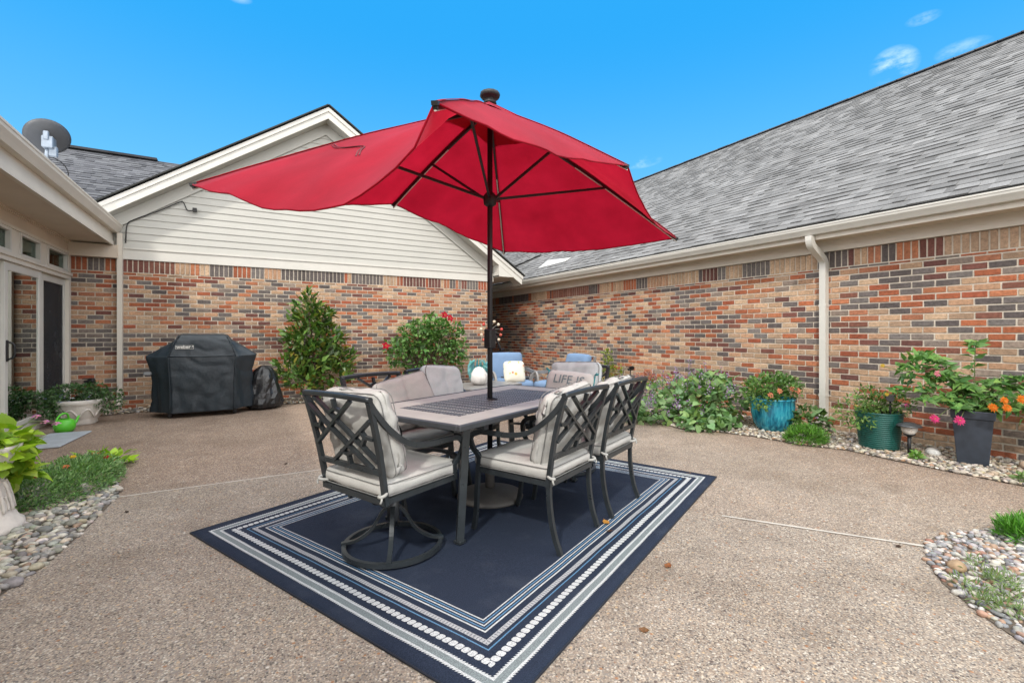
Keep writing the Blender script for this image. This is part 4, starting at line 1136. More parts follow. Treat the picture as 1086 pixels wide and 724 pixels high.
# ------------------------------------------------------------------ plants
def leaf(mb, p, d, n, L, W, c, cup=.25, droop=.15, m=0):
    d = d.normalized(); s = d.cross(n)
    if s.length < 1e-4: s = d.cross(V((1,0,.3)))
    s.normalize(); n = s.cross(d)
    a = mb.vert(p); k = mb.vert(p+d*L*.42-n*0); t = mb.vert(p+d*L-n*L*droop)
    l = mb.vert(p+d*L*.40+s*W/2+n*W*cup); r = mb.vert(p+d*L*.40-s*W/2+n*W*cup)
    mb.face((a,k,l),m,c,True); mb.face((a,r,k),m,c,True); mb.face((l,k,t),m,c,True); mb.face((k,r,t),m,c,True)
HEART = [(-.10,.24),(.06,.44),(.30,.50),(.55,.38),(.80,.17)]
def heart(mb, p, d, n, L, W, c, cup=.2, droop=.15, m=0):
    d = d.normalized(); s = d.cross(n)
    if s.length < 1e-4: s = d.cross(V((1,0,.3)))
    s.normalize(); n = s.cross(d)
    def q(a, w): return p+d*(L*a)+s*(W*w)+n*(W*abs(w)*cup-L*droop*a*a)
    mid = [mb.vert(q(a,0)) for a in (0,.25,.55,.8)]; tip = mb.vert(q(1,0))
    for sg in (1,-1):
        o = [mb.vert(q(a,w*sg)) for a, w in HEART]
        F = [(mid[0],o[0],o[1]),(mid[0],o[1],mid[1]),(mid[1],o[1],o[2]),(mid[1],o[2],mid[2]),(mid[2],o[2],o[3]),(mid[2],o[3],mid[3]),(mid[3],o[3],o[4]),(mid[3],o[4],tip)]
        for f in F: mb.face(f if sg < 0 else f[::-1], m, c, True)
def rndv():
    while True:
        v = V((R(-1,1),R(-1,1),R(-1,1)))
        if .05 < v.length < 1: return v.normalized()
def jc(c, a=.25):
    j = R(1-a,1+a); return (c[0]*j*R(.88,1.12), c[1]*j, c[2]*j*R(.88,1.12))
def fill(mb, cl, n, L, W, pal, up=.5, out=1.0, shell=.45, lj=.35, cup=.2, droop=.15, zmin=.015, lf=None, gap=-.22):
    """n leaves through an ellipsoid clump, thinned by noise so that there are gaps"""
    cx, cy, cz, rx, ry, rz = cl; k = 0; tries = 0; ph = R(0,90)
    while k < n and tries < n*5:
        tries += 1
        v = rndv(); rr = (shell+(1-shell)*random.random()**.6)*(1+.16*noise.noise(v*2.1+V((ph,0,0))))
        if noise.noise(V((v.x*2.6+ph, v.y*2.6, v.z*2.6+rr*2))) < gap: continue
        p = V((cx+v.x*rx*rr, cy+v.y*ry*rr, cz+v.z*rz*rr))
        if p.z < zmin: continue
        d = v*out+V((0,0,up))+rndv()*.8
        nn = (V((0,0,1))+rndv()*.55+v*.35).normalized()
        l = L*R(1-lj,1+lj); (lf or leaf)(mb, p, d, nn, l, W*l/L*R(.85,1.15), jc(random.choice(pal)), cup, droop+R(-.1,.15)); k += 1
def stems(mb, base, cl, n, r=.006):
    cx, cy, cz, rx, ry, rz = cl
    for i in range(n):
        v = rndv(); v.z = abs(v.z); e = V((cx+v.x*rx*.8, cy+v.y*ry*.8, cz+v.z*rz*.7)); bp = V(base)+V((R(-.05,.05),R(-.05,.05),0))
        md = bp.lerp(e,.5)+V((R(-.05,.05),R(-.05,.05),R(0,.06)))
        mb.tube(smooth([bp,md,e],4), [r*(1-.07*j) for j in range(9)], 5)
def bloom(mb, p, r, c, petals=9, layers=2, n=V((0,-.4,1)), cc=(.5,.35,.05), W=.55):
    n = n.normalized(); q = n.to_track_quat('Z','Y').to_matrix()
    for l in range(layers):
        for k in range(petals):
            a = 6.283*(k+.5*l)/petals+R(-.1,.1); d = q @ V((math.cos(a), math.sin(a), .12+.45*l))
            leaf(mb, p, d, n, r*(1-.28*l)*R(.9,1.1), r*W, jc(c,.15), .12, .18)
    mb.lathe([(.001,-.002),(r*.2,0),(r*.17,r*.12),(.001,r*.18)], 8, 0, cc, p)
def solo(b, loc, name, label, cat='plant'):
    return tag(b.build(name, M_['leaf'], None, loc), label, cat)
def flower(root, p, r, c, **k):
    b = MB(); bloom(b, V(p), r, c, **k); return b.build('flower', M_['petal'], root)
def plant(name, loc, label, cat='plant', group=None): return empty(name, loc, 0, label, cat, group)
G1=[(.055,.115,.022),(.075,.145,.03),(.04,.085,.018),(.10,.175,.04)]

# magnolia against the back wall
t = plant('magnolia_shrub', (1.10,9.02,0), 'tall cone-shaped evergreen shrub with glossy leaves against the back brick wall', 'shrub')
GM=[(.11,.215,.045),(.095,.19,.04),(.135,.25,.05),(.08,.165,.035),(.065,.14,.028),(.08,.16,.03),(.04,.09,.022),(.22,.23,.04),(.13,.19,.035)]
b = MB()
for cl, n in (((.22,0,.46,.50,.42,.30),300),((-.22,-.05,.40,.42,.38,.22),190),((.08,0,.80,.52,.40,.34),480),((.0,0,1.15,.48,.36,.30),380),((-.04,0,1.45,.38,.28,.25),250),((-.08,0,1.70,.25,.20,.20),100),((-.10,0,1.88,.07,.07,.10),18),((-.42,-.1,.62,.24,.25,.16),90),((.52,-.05,.72,.26,.25,.16),90),((.34,-.1,1.12,.2,.2,.16),70),((-.36,-.05,1.05,.18,.2,.14),60),((.2,0,1.5,.14,.15,.12),40)):
    fill(b, cl, int(n*.95), .145, .064, GM, .55, 1.0, .25, .3, .18, .1, gap=-.06)
b.build('foliage', M_['glossleaf'], t)
b = MB(); b.tube(smooth([(0,0,0),(.02,.02,.6),(-.04,0,1.2),(-.10,0,1.85)],5), [.035-.0018*i for i in range(16)], 8)
for i in range(26):
    z = .2+i*.06; a = R(0,6.28); l = .5*(1-z/2.1); b.tube(smooth([(0,0,z),(l*.5*math.cos(a),l*.4*math.sin(a),z+.08),(l*math.cos(a),l*.75*math.sin(a),z+.2)],4), .008, 5)
b.build('trunk', M_['bark'], t)

# hibiscus
t = plant('hibiscus_bush', (3.25,9.0,0), 'broad green bush with red hibiscus flowers against the back brick wall', 'bush')
GH=[(.10,.22,.055),(.115,.24,.06),(.06,.14,.035),(.15,.27,.075),(.095,.20,.05)]
b = MB()
for cl, n in (((0,0,.75,.80,.42,.48),950),((-.25,0,1.12,.48,.38,.36),480),((.3,0,1.15,.48,.36,.36),480),((.02,-.05,1.36,.42,.30,.22),300),((-.62,0,.85,.26,.28,.30),160),((.66,0,.85,.24,.28,.30),160)):
    fill(b, cl, n, .092, .058, GH, .3, .9, .35, .35, .12, .25, gap=-.08)
for k in range(16):
    x = R(-.6,.6); z = 1.52-.35*abs(x)+R(-.02,.06)
    for j in range(9): leaf(b, V((x+R(-.05,.05), R(-.2,.2), z-.03*j)), rndv()+V((0,0,.4)), rndv()+V((0,0,1)), .07, .045, jc(GH[3]))
b.build('foliage', M_['leaf'], t)
b = MB(); stems(b, (0,0,0), (0,0,1.0,.8,.4,.55), 34, .009); b.tube(smooth([(-.3,-.1,.5),(-.75,-.15,.8),(-.92,-.2,1.02)],5), .007, 5); b.build('stem', M_['bark'], t)
for p in ((.25,-.24,1.58),(.36,-.26,1.52),(-.92,-.22,.98)):
    flower(t, p, .085, (.42,.012,.03), petals=5, layers=2, n=V((.2,-1,.35)), W=.9)

# stone bowl with trailing flowers, watering can, mat
t = empty('stone_bowl_planter', (-1.90,8.36,0), 0, 'weathered carved stone bowl planter beside the sliding door', 'planter')
b = MB(); b.lathe([(.17,0),(.19,.02),(.18,.05),(.215,.10),(.25,.18),(.262,.25),(.27,.27),(.285,.285),(.285,.33),(.26,.335),(.245,.30),(.0,.29)], 36, cap=False, jit=lambda a,z: 1+.018*math.sin(a*9)*(1 if .07<z<.26 else 0)); b.build('bowl', M_['stonew'], t)
b = MB()
for i in range(9):
    a0 = i*.698; pts = [(.262*math.cos(a0+k*.0698)*(.86+.13*((.12+.10*math.sin(k*.314))/.25)), .262*math.sin(a0+k*.0698)*(.86+.13*((.12+.10*math.sin(k*.314))/.25)), .10+.11*math.sin(k*.314)) for k in range(11)]
    b.tube(pts, .012, 6)
b.build('carved_swag', M_['stonew'], t)
b = MB(); b.lathe([(.0,.295),(.25,.296)], 20, cap=False); b.build('soil', M_['soil'], t)
t = plant('trailing_plant', (-1.90,8.36,.30), 'bushy trailing plant with tiny blue flowers spilling from the stone bowl')
b = MB(); GB=[(.06,.13,.04),(.085,.165,.055),(.045,.10,.035),(.11,.19,.08)]
for cl, n in (((-.05,0,.10,.34,.30,.14),900),((-.30,-.12,.02,.18,.18,.16),420),((.30,-.06,.0,.18,.18,.18),420),((-.22,-.25,-.06,.12,.1,.15),260),((.1,-.1,.16,.22,.2,.09),260)):
    fill(b, cl, n, .042, .026, GB, .2, .9, .3, .3, .15, .3, zmin=-.27)
b.build('foliage', M_['leaf'], t)
b = MB()
for i in range(70):
    a = R(0,6.28); r = R(.1,.38); bloom(b, V((r*math.cos(a)-.05, r*.85*math.sin(a)-.03, .17-r*.35+R(-.03,.05))), .013, random.choice([(.45,.50,.62),(.20,.24,.50),(.55,.57,.62)]), 5, 1)
b.build('blossom', M_['petal'], t)
def spotlight(x, y, z, h, rz, label):
    s = empty('solar_spotlight', (x,y,z), rad(rz), label, 'garden light')
    b = MB(); b.tube([(0,0,0),(0,0,h)], .009, 8); b.build('stake', M_['black'], s)
    b = MB(); b.tube(smooth([(-.05,0,h+.01),(0,0,h+.02),(.06,0,h+.03)],3), [.020,.022,.024,.028,.030,.034,.036], 12); b.bevbox(-.06,.05,-.045,.045,h+.05,h+.06,.004); b.build('lamp_head', M_['black'], s)
    return s
spotlight(-1.82, 8.42, .28, .26, -10, 'small black solar spotlight standing in the stone bowl planter')
t = empty('watering_can', (-1.90,7.74,0), rad(60), 'bright green round plastic watering can on the patio by the door', 'watering can')
mg = pm('green_plastic', (.10,.50,.03), .38, 0, .08, 9)
b = MB(); b.lathe([(.06,.0),(.085,.012),(.105,.06),(.105,.10),(.085,.145),(.05,.165),(.045,.16)], 26, cap=False); b.lathe([(.0,.002),(.06,.0)],20,cap=False); b.build('body', mg, t)
b = MB(); b.tube(smooth([(.06,0,.15),(.03,0,.22),(-.04,0,.225),(-.10,0,.17),(-.105,0,.09)],5), .011, 8); b.build('handle', mg, t)
b = MB(); b.tube(smooth([(.09,0,.06),(.15,0,.10),(.19,0,.17)],5), [.022-.001*i for i in range(11)], 10); b.build('spout', mg, t)
b = MB(); b.bevbox(-.20,.20,-.44,.44,.0,.012,.005)
for k in range(14): b.box(-.185,.185,-.42+k*.0627,-.42+k*.0627+.045,.0122,.0145)
o = b.build('doormat', pm('pale_rubber', (.36,.39,.42), .7, 0, .12, 8, .2, 80), None, (-1.845,7.15,.005)); o.rotation_euler = (0,0,rad(-5)); tag(o, 'pale grey ribbed doormat on the patio before the sliding door', 'doormat')

# pedestal planter with chartreuse vine
t = empty('pedestal_planter', (-1.43,4.06,0), 0, 'white carved stone pedestal planter standing on the river stones', 'planter')
b = MB(); b.lathe([(.235,.0),(.245,.02),(.24,.05),(.215,.075),(.205,.10),(.19,.12),(.165,.26),(.15,.31),(.16,.335),(.0,.336)], 40, cap=False); b.build('pedestal', M_['stonew'], t)
b = MB()
for k in range(16):
    a = k*.3927; ca, sa = math.cos(a), math.sin(a)
    b.tube(smooth([(.196*ca,.196*sa,.125),(.185*ca,.185*sa,.19),(.168*ca,.168*sa,.27),(.155*ca,.155*sa,.305)],3), .009, 6)
    a2 = a+.196; b.tube(smooth([(.192*math.cos(a2),.192*math.sin(a2),.135),(.182*math.cos(a2+.07),.182*math.sin(a2+.07),.17),(.176*math.cos(a2-.04),.176*math.sin(a2-.04),.22)],3), .007, 5)
b.build('carved_flute', M_['stonew'], t)
b = MB(); b.lathe([(.10,.337),(.16,.37),(.21,.44),(.23,.51),(.235,.53),(.215,.53),(.20,.50),(.0,.50)], 32, cap=False); b.build('urn', M_['stonew'], t)
t = plant('potato_vine', (-1.43,4.12,.5), 'chartreuse heart-leaved vine spilling over the white pedestal planter')
GV=[(.32,.48,.03),(.36,.52,.03),(.24,.40,.02),(.42,.56,.05),(.20,.34,.02)]
b = MB()
for cl, n in (((-.04,0,.05,.26,.26,.13),170),((.13,.03,-.02,.15,.22,.13),110),((.08,.26,-.10,.14,.16,.13),80),((-.05,-.22,-.04,.2,.14,.13),70),((.12,.20,-.22,.12,.14,.08),40)):
    fill(b, cl, n, .082, .078, GV, .15, .9, .4, .3, .10, .30, zmin=-.45, lf=heart)
b.build('foliage', M_['leaf'], t)
b = MB(); stems(b, (0,0,0), (.02,.05,.0,.25,.25,.16), 26, .005); b.build('stem', M_['stem'], t)
for p in ((.16,.62,.06),(.10,.66,.10),(.2,.7,.03)): flower(t, p, .030, (.55,.22,.38), petals=5, layers=1, W=.95)
b = MB()
for p in ((.16,.62,.06),(.10,.66,.10),(.2,.7,.03)): b.tube(smooth([(.05,.3,.0),(.1,.5,.08),p],4), .004, 5)
b.build('flower_stalk', M_['stem'], t)

# mossy mound with tiny flowers
t = plant('ground_cover_mound', (-1.22,4.92,0), 'low feathery green mound with tiny red and yellow flowers among the river stones')
GF=[(.14,.27,.085),(.19,.34,.11),(.10,.20,.06),(.25,.38,.15)]
b = MB()
for cl, n in (((0,0,.05,.36,.62,.16),5200),((-.12,-.30,.06,.28,.32,.17),2400),((.10,.25,.05,.22,.34,.14),1800),((.14,-.15,.03,.2,.3,.12),1300)):
    fill(b, cl, n, .030, .0085, GF, .35, .9, .55, .4, .0, .1, zmin=.005, gap=-.15)
b.build('foliage', M_['leaf'], t)
for p, c in (((.10,.42,.17),(.45,.02,.03)),((.20,.33,.15),(.42,.015,.03)),((.24,.40,.10),(.45,.02,.04)),((.02,.18,.21),(.70,.45,.03)),((-.05,-.35,.20),(.60,.14,.06)),((.12,.5,.15),(.50,.03,.06)),((.05,-.12,.20),(.62,.20,.08)),((-.2,-.1,.23),(.55,.10,.05))):
    flower(t, p, .026, c, petals=6, layers=2, W=.8)
b = MB(); fill(b, (0,0,.05,.24,.16,.09), 70, .08, .07, GV, .3, .9, .3, .3, .1, .25, lf=heart); solo(b, (-1.10,5.52,0), 'potato_vine', 'small low chartreuse plant at the tip of the stone bed past the feathery mound')

# right-hand flower bed
t = plant('leafy_plant', (5.25,4.2,0), 'large sprawling round-leaved plant with purple flower spikes beside the turquoise pot')
GL=[(.15,.27,.11),(.19,.32,.14),(.12,.22,.08),(.24,.36,.13),(.17,.29,.13)]
b = MB()
for cl, n in (((.15,.05,.30,.52,.44,.32),520),((-.32,.35,.14,.46,.42,.17),330),((-.15,-.28,.12,.42,.26,.15),260),((.42,-.15,.34,.36,.34,.30),300),((-.55,.70,.10,.34,.36,.12),200),((.1,.5,.30,.5,.3,.3),240),((.35,.1,.52,.3,.28,.18),130),((-.05,-.42,.06,.35,.16,.09),130)):
    fill(b, cl, int(n*.66), .085, .076, GL, .45, .7, .35, .35, .08, .22, lf=heart, gap=-.05)
b.build('foliage', M_['leaf'], t)
b = MB(); stems(b, (.1,.1,0), (.1,.1,.4,.6,.6,.4), 30, .006); b.build('stem', M_['stem'], t)
b = MB()
for i in range(70):
    x, y = R(-.75,.6), R(-.5,.8); z = .14+.36*max(0,1-((x-.2)/.75)**2)*max(0,1-((y-.1)/.8)**2)+R(.02,.15)
    for j in range(16): leaf(b, V((x+R(-.03,.03),y+R(-.03,.03),z+R(0,.11))), rndv(), rndv(), .022, .016, jc(random.choice([(.36,.22,.46),(.26,.14,.36),(.48,.36,.55),(.16,.07,.20)])))
for (x, y, h) in ((.22,.25,.84),(.05,.35,.74),(.40,.15,.80),(.55,.0,.74),(-.05,.5,.66),(.30,.35,.72),(.12,.10,.70),(-.25,.55,.52)):
    for j in range(40): leaf(b, V((x+R(-.018,.018),y+R(-.018,.018),h-.24+j*.0065)), rndv(), rndv(), .02, .014, jc(random.choice([(.38,.24,.50),(.28,.16,.40)])))
b.build('flower_spike', M_['petal'], t)
b = MB()
for (x, y, h) in ((.22,.25,.84),(.05,.35,.74),(.40,.15,.80),(.55,.0,.74),(-.05,.5,.66),(.30,.35,.72),(.12,.10,.70),(-.25,.55,.52)): b.tube([(x,y,.15),(x,y,h)], .004, 5)
b.build('flower_stalk', M_['stem'], t)
t = plant('red_leaved_plant', (5.72,5.35,0), 'small plant with dusty red heads behind the sprawling round-leaved plant')
b = MB(); fill(b, (0,0,.26,.30,.28,.24), 260, .07, .045, GL, .5, .8, .3); b.build('foliage', M_['leaf'], t)
b = MB()
for i in range(9):
    x, y, z = R(-.25,.25), R(-.2,.2), R(.42,.58)
    for j in range(34): leaf(b, V((x+R(-.05,.05),y+R(-.05,.05),z+R(-.03,.04))), rndv(), rndv(), .030, .022, jc(random.choice([(.38,.10,.07),(.45,.20,.13),(.35,.22,.30)])))
b.build('flower_head', M_['petal'], t)
t = empty('teal_pot', (5.40,5.95,0), 0, 'small dark teal pot half hidden behind the sprawling leafy plant', 'pot')
b = MB(); b.lathe([(.12,0),(.16,.12),(.175,.30),(.185,.31),(.185,.35),(.165,.35),(.155,.30),(.0,.29)], 24, 0, (.01,.10,.13), cap=False); b.build('pot_body', M_['paint_var'], t)
spotlight(5.45, 5.6, 0, .62, 10, 'black solar spotlight on a stake behind the sprawling leafy plant')

def glaze():
    m, nt, b = newmat('turquoise_drip_glaze'); setb(b, .22, 0, .6); co = coords(nt)
    mp = N(nt, 'ShaderNodeMapping'); mp.inputs['Scale'].default_value = (26,26,3.5); lk(nt, co, mp.inputs[0])
    f = noise_(nt, mp.outputs[0], 1.0, 4, .6)
    lk(nt, ramp(nt, f, [(.30,(.008,.075,.14)),(.46,(.015,.20,.30)),(.6,(.05,.36,.46)),(.75,(.20,.50,.55))]), b.inputs['Base Color'])
    bump_(nt, b, f, .5, .008); return m
t = empty('glazed_pot', (5.76,3.44,0), 0, 'round turquoise pot with drip glaze holding the coral-flowered geranium', 'pot')
b = MB(); b.lathe([(.15,.0),(.165,.01),(.215,.10),(.243,.22),(.25,.32),(.248,.385),(.258,.395),(.258,.412),(.235,.412),(.225,.38),(.0,.37)], 44, cap=False); b.build('pot_body', glaze(), t)
b = MB(); b.lathe([(.0,.374),(.224,.376)], 20, cap=False); b.build('soil', M_['soil'], t)
t = plant('geranium', (5.76,3.44,.38), 'rounded green geranium with coral flowers in the turquoise pot')
GG=[(.085,.18,.04),(.11,.22,.05),(.065,.14,.03),(.14,.24,.06)]
b = MB()
for cl, n in (((0,0,.16,.36,.32,.18),900),((-.30,-.02,.06,.18,.2,.16),300),((.28,.0,.14,.18,.2,.15),260)): fill(b, cl, n, .048, .030, GG, .5, .9, .3, .35, .15, .2, zmin=-.12)
b.build('foliage', M_['leaf'], t)
b = MB(); stems(b, (0,0,-.02), (0,0,.12,.3,.28,.16), 24, .005); b.build('stem', M_['stem'], t)
for p in ((-.06,-.28,.17),(.10,-.26,.13),(-.30,-.16,.10),(.02,-.3,.15),(-.22,-.22,.15)):
    flower(t, p, .040, (.55,.20,.12), petals=7, layers=3, n=V((-.5,-.8,.5)), W=.8)
b = MB(); fill(b, (0,0,.05,.24,.2,.14), 2600, .045, .008, [(.10,.24,.03),(.13,.30,.04),(.07,.17,.025)], .7, 1, .4, .4, 0, .1); solo(b, (5.42,2.86,0), 'ground_cover_mound', 'low bright green feathery clump on the gravel in front of the white downspout')
t = plant('leafy_plant', (5.98,3.12,0), 'small leafy plant with a lilac flower between the turquoise pot and the downspout')
b = MB(); fill(b, (0,0,.14,.26,.24,.16), 240, .075, .055, GL[:3]+G1, .4, .8, .3); b.build('foliage', M_['leaf'], t)
for p in ((-.1,-.14,.22),(-.14,-.1,.14)): flower(t, p, .03, (.38,.28,.52), petals=6, layers=2)

t = empty('ribbed_pot', (5.84,2.34,0), 0, 'dark green ribbed pot standing on the gravel beside the solar path light', 'pot')
prof = [(.0,.0),(.180,.0),(.185,.012)]
for k in range(17):
    z = .022+k*.0205; r = .188+.042*z/.38; prof += [(r,z),(r+.006,z+.006),(r+.006,z+.013),(r,z+.019)]
prof += [(.236,.375),(.240,.395),(.222,.395),(.212,.36),(.0,.35)]
prof = [(r*.89,z) for r, z in prof]
b = MB(); b.lathe(prof, 44, cap=False); b.build('pot_body', pm('green_enamel', (.012,.095,.080), .3, .1, .15, 8, 0, 80, spec=.6), t)
b = MB(); b.lathe([(.0,.356),(.188,.358)], 20, cap=False); b.build('soil', M_['soil'], t)
t = plant('trailing_plant', (5.84,2.34,.36), 'wispy trailing plant with a pink bloom in the green ribbed pot')
b = MB()
for cl, n in (((0,0,.10,.22,.2,.12),460),((-.28,.10,.02,.20,.2,.18),380),((.14,-.1,.10,.2,.18,.12),240),((.0,.1,.2,.14,.12,.1),120)): fill(b, cl, n, .042, .020, GG+[(.17,.26,.06)], .45, 1, .3, .35, .1, .2, zmin=-.2)
b.build('foliage', M_['leaf'], t)
b = MB(); stems(b, (0,0,0), (-.05,.04,.12,.34,.28,.16), 26, .004); b.build('stem', M_['stem'], t)
flower(t, (.05,-.22,.12), .028, (.50,.08,.25), petals=6, layers=2, n=V((-.6,-.7,.5))); flower(t, (-.38,.05,.12), .022, (.65,.52,.08), petals=5, layers=1)
spotlight(5.74, 2.20, .33, .20, 200, 'small black solar spotlight in the green ribbed pot')

t = empty('solar_path_light', (5.73,2.04,0), 0, 'small dark mushroom-shaped solar path light on the gravel between two pots', 'garden light')
b = MB(); b.tube([(0,0,0),(0,0,.20)], .016, 12); b.lathe([(.016,.19),(.03,.205),(.05,.215),(.05,.222)], 20); b.build('stake', M_['black'], t)
b = MB(); b.lathe([(.040,.222),(.062,.25),(.066,.275),(.062,.295)], 24, cap=False); b.build('lens', M_['stonew'], t)
b = MB(); b.lathe([(.102,.295),(.105,.300),(.085,.314),(.05,.326),(.045,.332),(.0,.334)], 28, cap=False); b.lathe([(.0,.296),(.102,.295)],28,cap=False); b.build('cap', M_['metal'], t)

t = empty('tall_planter', (5.92,1.625,0), rad(14), 'tall dark slate square tapered planter on the gravel beside the solar path light', 'planter')
b = MB()
def sq(h, z):
    h *= .72
    return [b.vert((x*h, y*h, z)) for x, y in ((-1,-1),(1,-1),(1,1),(-1,1))]
lv = [sq(.145,0),sq(.19,.43),sq(.205,.432),sq(.212,.505),sq(.195,.505),sq(.185,.45)]
for i in range(len(lv)-1):
    for j in range(4): b.face((lv[i][j],lv[i][(j+1)%4],lv[i+1][(j+1)%4],lv[i+1][j]))
b.face(lv[-1]); b.face(lv[0][::-1])
o = b.build('planter_body', M_['plastic'], t); md = o.modifiers.new('b','BEVEL'); md.width = .008; md.segments = 2
b = MB(); b.box(-.13,.13,-.13,.13,.44,.46); b.build('soil', M_['soil'], t)
t = plant('zinnia', (5.92,1.62,.46), 'straggly zinnia with pink and orange flowers in the tall dark planter')
sb, fb = MB(), MB()
GZ=[(.10,.23,.06),(.14,.28,.08),(.08,.18,.05),(.18,.32,.08)]
ends = [(-.30,.42,.42,0),(-.25,.30,.50,0),(-.10,.38,.55,0),(-.42,.45,.20,0),(-.36,.25,.12,0),(.05,.0,.66,0),(-.12,.02,.25,0),(.15,-.15,.30,0),(.30,-.25,.24,0),(.38,-.38,.12,0),(.30,-.45,.28,0),(.20,-.42,.05,0),(-.20,.05,.06,0),(.0,-.12,.06,0),(.10,-.30,.34,0),(-.22,.2,.34,0),(.42,-.5,.02,0),(-.05,.2,.3,0)]
for (x, y, z, _) in ends:
    p = smooth([(R(-.06,.06),R(-.06,.06),0),(x*.35,y*.35,z*.55+.08),(x*.8,y*.8,z*.95+.03),(x,y,z)],7); sb.tube(p, .0042, 5)
    for i in range(3, len(p)):
        if random.random() < .12: continue
        for sg in (-1,1):
            a = i*1.57+R(-.4,.4)+(3.14 if sg < 0 else 0); leaf(fb, p[i], V((math.cos(a),math.sin(a),R(-.3,.5))), V((-.35,-.45,.6))+rndv()*.7, R(.075,.125), R(.036,.058), jc(random.choice(GZ)), .12, .25)
    for j in range(6): leaf(fb, p[-1], rndv()+V((0,0,.5)), V((0,0,1))+rndv()*.5, R(.04,.08), .028, jc(GZ[1]), .1, .2)
for cl, n in (((-.22,.34,.40,.16,.16,.16),70),((-.14,.16,.24,.16,.14,.14),60),((.04,-.36,.14,.16,.16,.14),60),((.08,-.52,.0,.12,.14,.16),40),((.0,-.1,.12,.16,.16,.10),50)): fill(fb, cl, n, .095, .046, GZ, .3, .8, .3, .3, .12, .25, zmin=-.3)
sb.build('stem', M_['stem'], t); fb.build('foliage', M_['leaf'], t)
PK, OR = (.55,.045,.17), (.60,.16,.015)
for p, r, c in (((-.26,.20,-.05),.046,PK),((-.24,.03,-.04),.050,PK),((-.28,.17,.38),.034,(.60,.20,.25)),((-.24,-.19,.11),.042,OR),((-.24,-.26,.18),.036,OR),((-.25,-.28,.12),.040,OR),((-.22,-.36,.20),.040,OR),((-.5,.52,.44),.024,(.45,.30,.04)),((-.46,.5,.16),.022,(.45,.30,.04))):
    flower(t, p, r, c, petals=12, layers=3, n=V((-.75,-.8,.35)), W=.5)
b = MB()
for p in ((-.26,.20,-.05),(-.24,.03,-.04),(-.28,.17,.38),(-.24,-.19,.11),(-.24,-.26,.18),(-.25,-.28,.12),(-.22,-.36,.20),(-.5,.52,.44),(-.46,.5,.16)): b.tube(smooth([(0,0,.02),(p[0]*.5,p[1]*.5,p[2]*.5+.10),(p[0],p[1],p[2]-.005)],5), .0038, 5)
b.build('flower_stalk', M_['stem'], t)

t = plant('young_shrub', (6.16,6.9,0), 'narrow yellow-green shrub standing alone against the right brick wall', 'shrub')
b = MB()
for cl, n in (((0,0,.25,.16,.16,.25),110),((-.02,0,.55,.13,.13,.22),100),((-.05,.02,.80,.09,.09,.14),50),((.06,-.22,.42,.1,.14,.2),60)): fill(b, cl, n, .075, .03, [(.22,.28,.04),(.15,.22,.035),(.28,.32,.05)], .7, .8, .2)
b.build('foliage', M_['leaf'], t)
b = MB(); stems(b, (0,0,0), (0,0,.5,.12,.14,.4), 7, .007); b.build('stem', M_['stem'], t)

# weeds, stray stone, dry leaves
b = MB(); fill(b, (0,0,.03,.17,.13,.10), 1500, .055, .007, [(.09,.26,.03),(.12,.32,.04),(.06,.18,.02)], .9, .9, .2, .4, 0, .1); solo(b, (3.98,.86,0), 'grass_tuft', 'bright green grassy tuft growing among grey and rust stones')
b = MB()
for k in range(16):
    x, y = R(-.16,.3), R(-.15,.15); fill(b, (x,y,.035,.05,.05,.03), 45, .032, .006, [(.16,.24,.09),(.20,.28,.11)], .8, .9, .2)
solo(b, (3.0,.76,0), 'weed', 'thin pale green weed creeping over grey and rust stones')
b = MB(); fill(b, (0,0,.02,.07,.06,.05), 40, .05, .03, [(.13,.27,.05),(.18,.32,.07)], .6, .9, .2); solo(b, (5.62,1.93,0), 'weed', 'small bright weed in the gravel below the solar path light')
b = MB(); fill(b, (0,0,.03,.09,.08,.06), 60, .05, .028, [(.18,.28,.10),(.22,.32,.12)], .6, .9, .2); solo(b, (5.52,1.18,0), 'weed', 'pale green weed in the gravel beside the tall dark planter')
def cobble(x, y, s, c, label):
    b = MB(); pebble(b, 0, 0, s*.42, s, c, CS4, .62); o = b.build('cobble', M_['pebble'], None, (x,y,.008)); tag(o, label, 'stone'); return o
cobble(3.17,.93,.042,(.36,.25,.15), 'round tan cobble among the grey and rust stones')
cobble(6.05,1.28,.085,(.44,.33,.24), 'large flat pinkish stone on the gravel against the brick by the tall planter')
cobble(1.32,9.12,.13,(.42,.30,.22), 'brown rock at the foot of the cone-shaped evergreen shrub')
cobble(5.93,1.92,.07,(.62,.62,.60), 'white rock on the gravel between the path light and the tall planter')
def dry_leaf(x, y, z, s, rz, c, label):
    b = MB(); n = 7; rows = []
    for i in range(n+1):
        u = i/n; w = .34*math.sin(math.pi*min(1,u*.97+.03))**.8; cu = .35*(u-.5)**2
        rows.append([b.vert((s*(u-.5), s*w*k, s*(cu+.22*w*abs(k)+.03*math.sin(i*2+k)))) for k in (-1,-.5,0,.5,1)])
    for i in range(n):
        for k in range(4): b.face((rows[i][k],rows[i+1][k],rows[i+1][k+1],rows[i][k+1]),0,jc(c,.12),True)
    b.tube([(s*.5,0,s*.09),(s*.68,0,s*.16)], s*.018, 5, 0, (.2,.1,.04))
    o = b.build('dry_leaf', M_['petal'], None, (x,y,z)); o.rotation_euler = (R(-.1,.2),R(-.1,.1),rad(rz)); return tag(o, label, 'leaf')
dry_leaf(2.00,2.27,.018,0.064,70,(.52,.24,.05), 'curled orange leaf on the rug by a rear chair leg')
dry_leaf(1.92,1.70,.008,0.053,20,(.26,.10,.04), 'curled brown leaf alone on the bare patio beside the rug')
dry_leaf(1.93,2.16,.018,0.038,-30,(.10,.05,.03), 'dark shrivelled leaf on the rug beneath the near chairs')
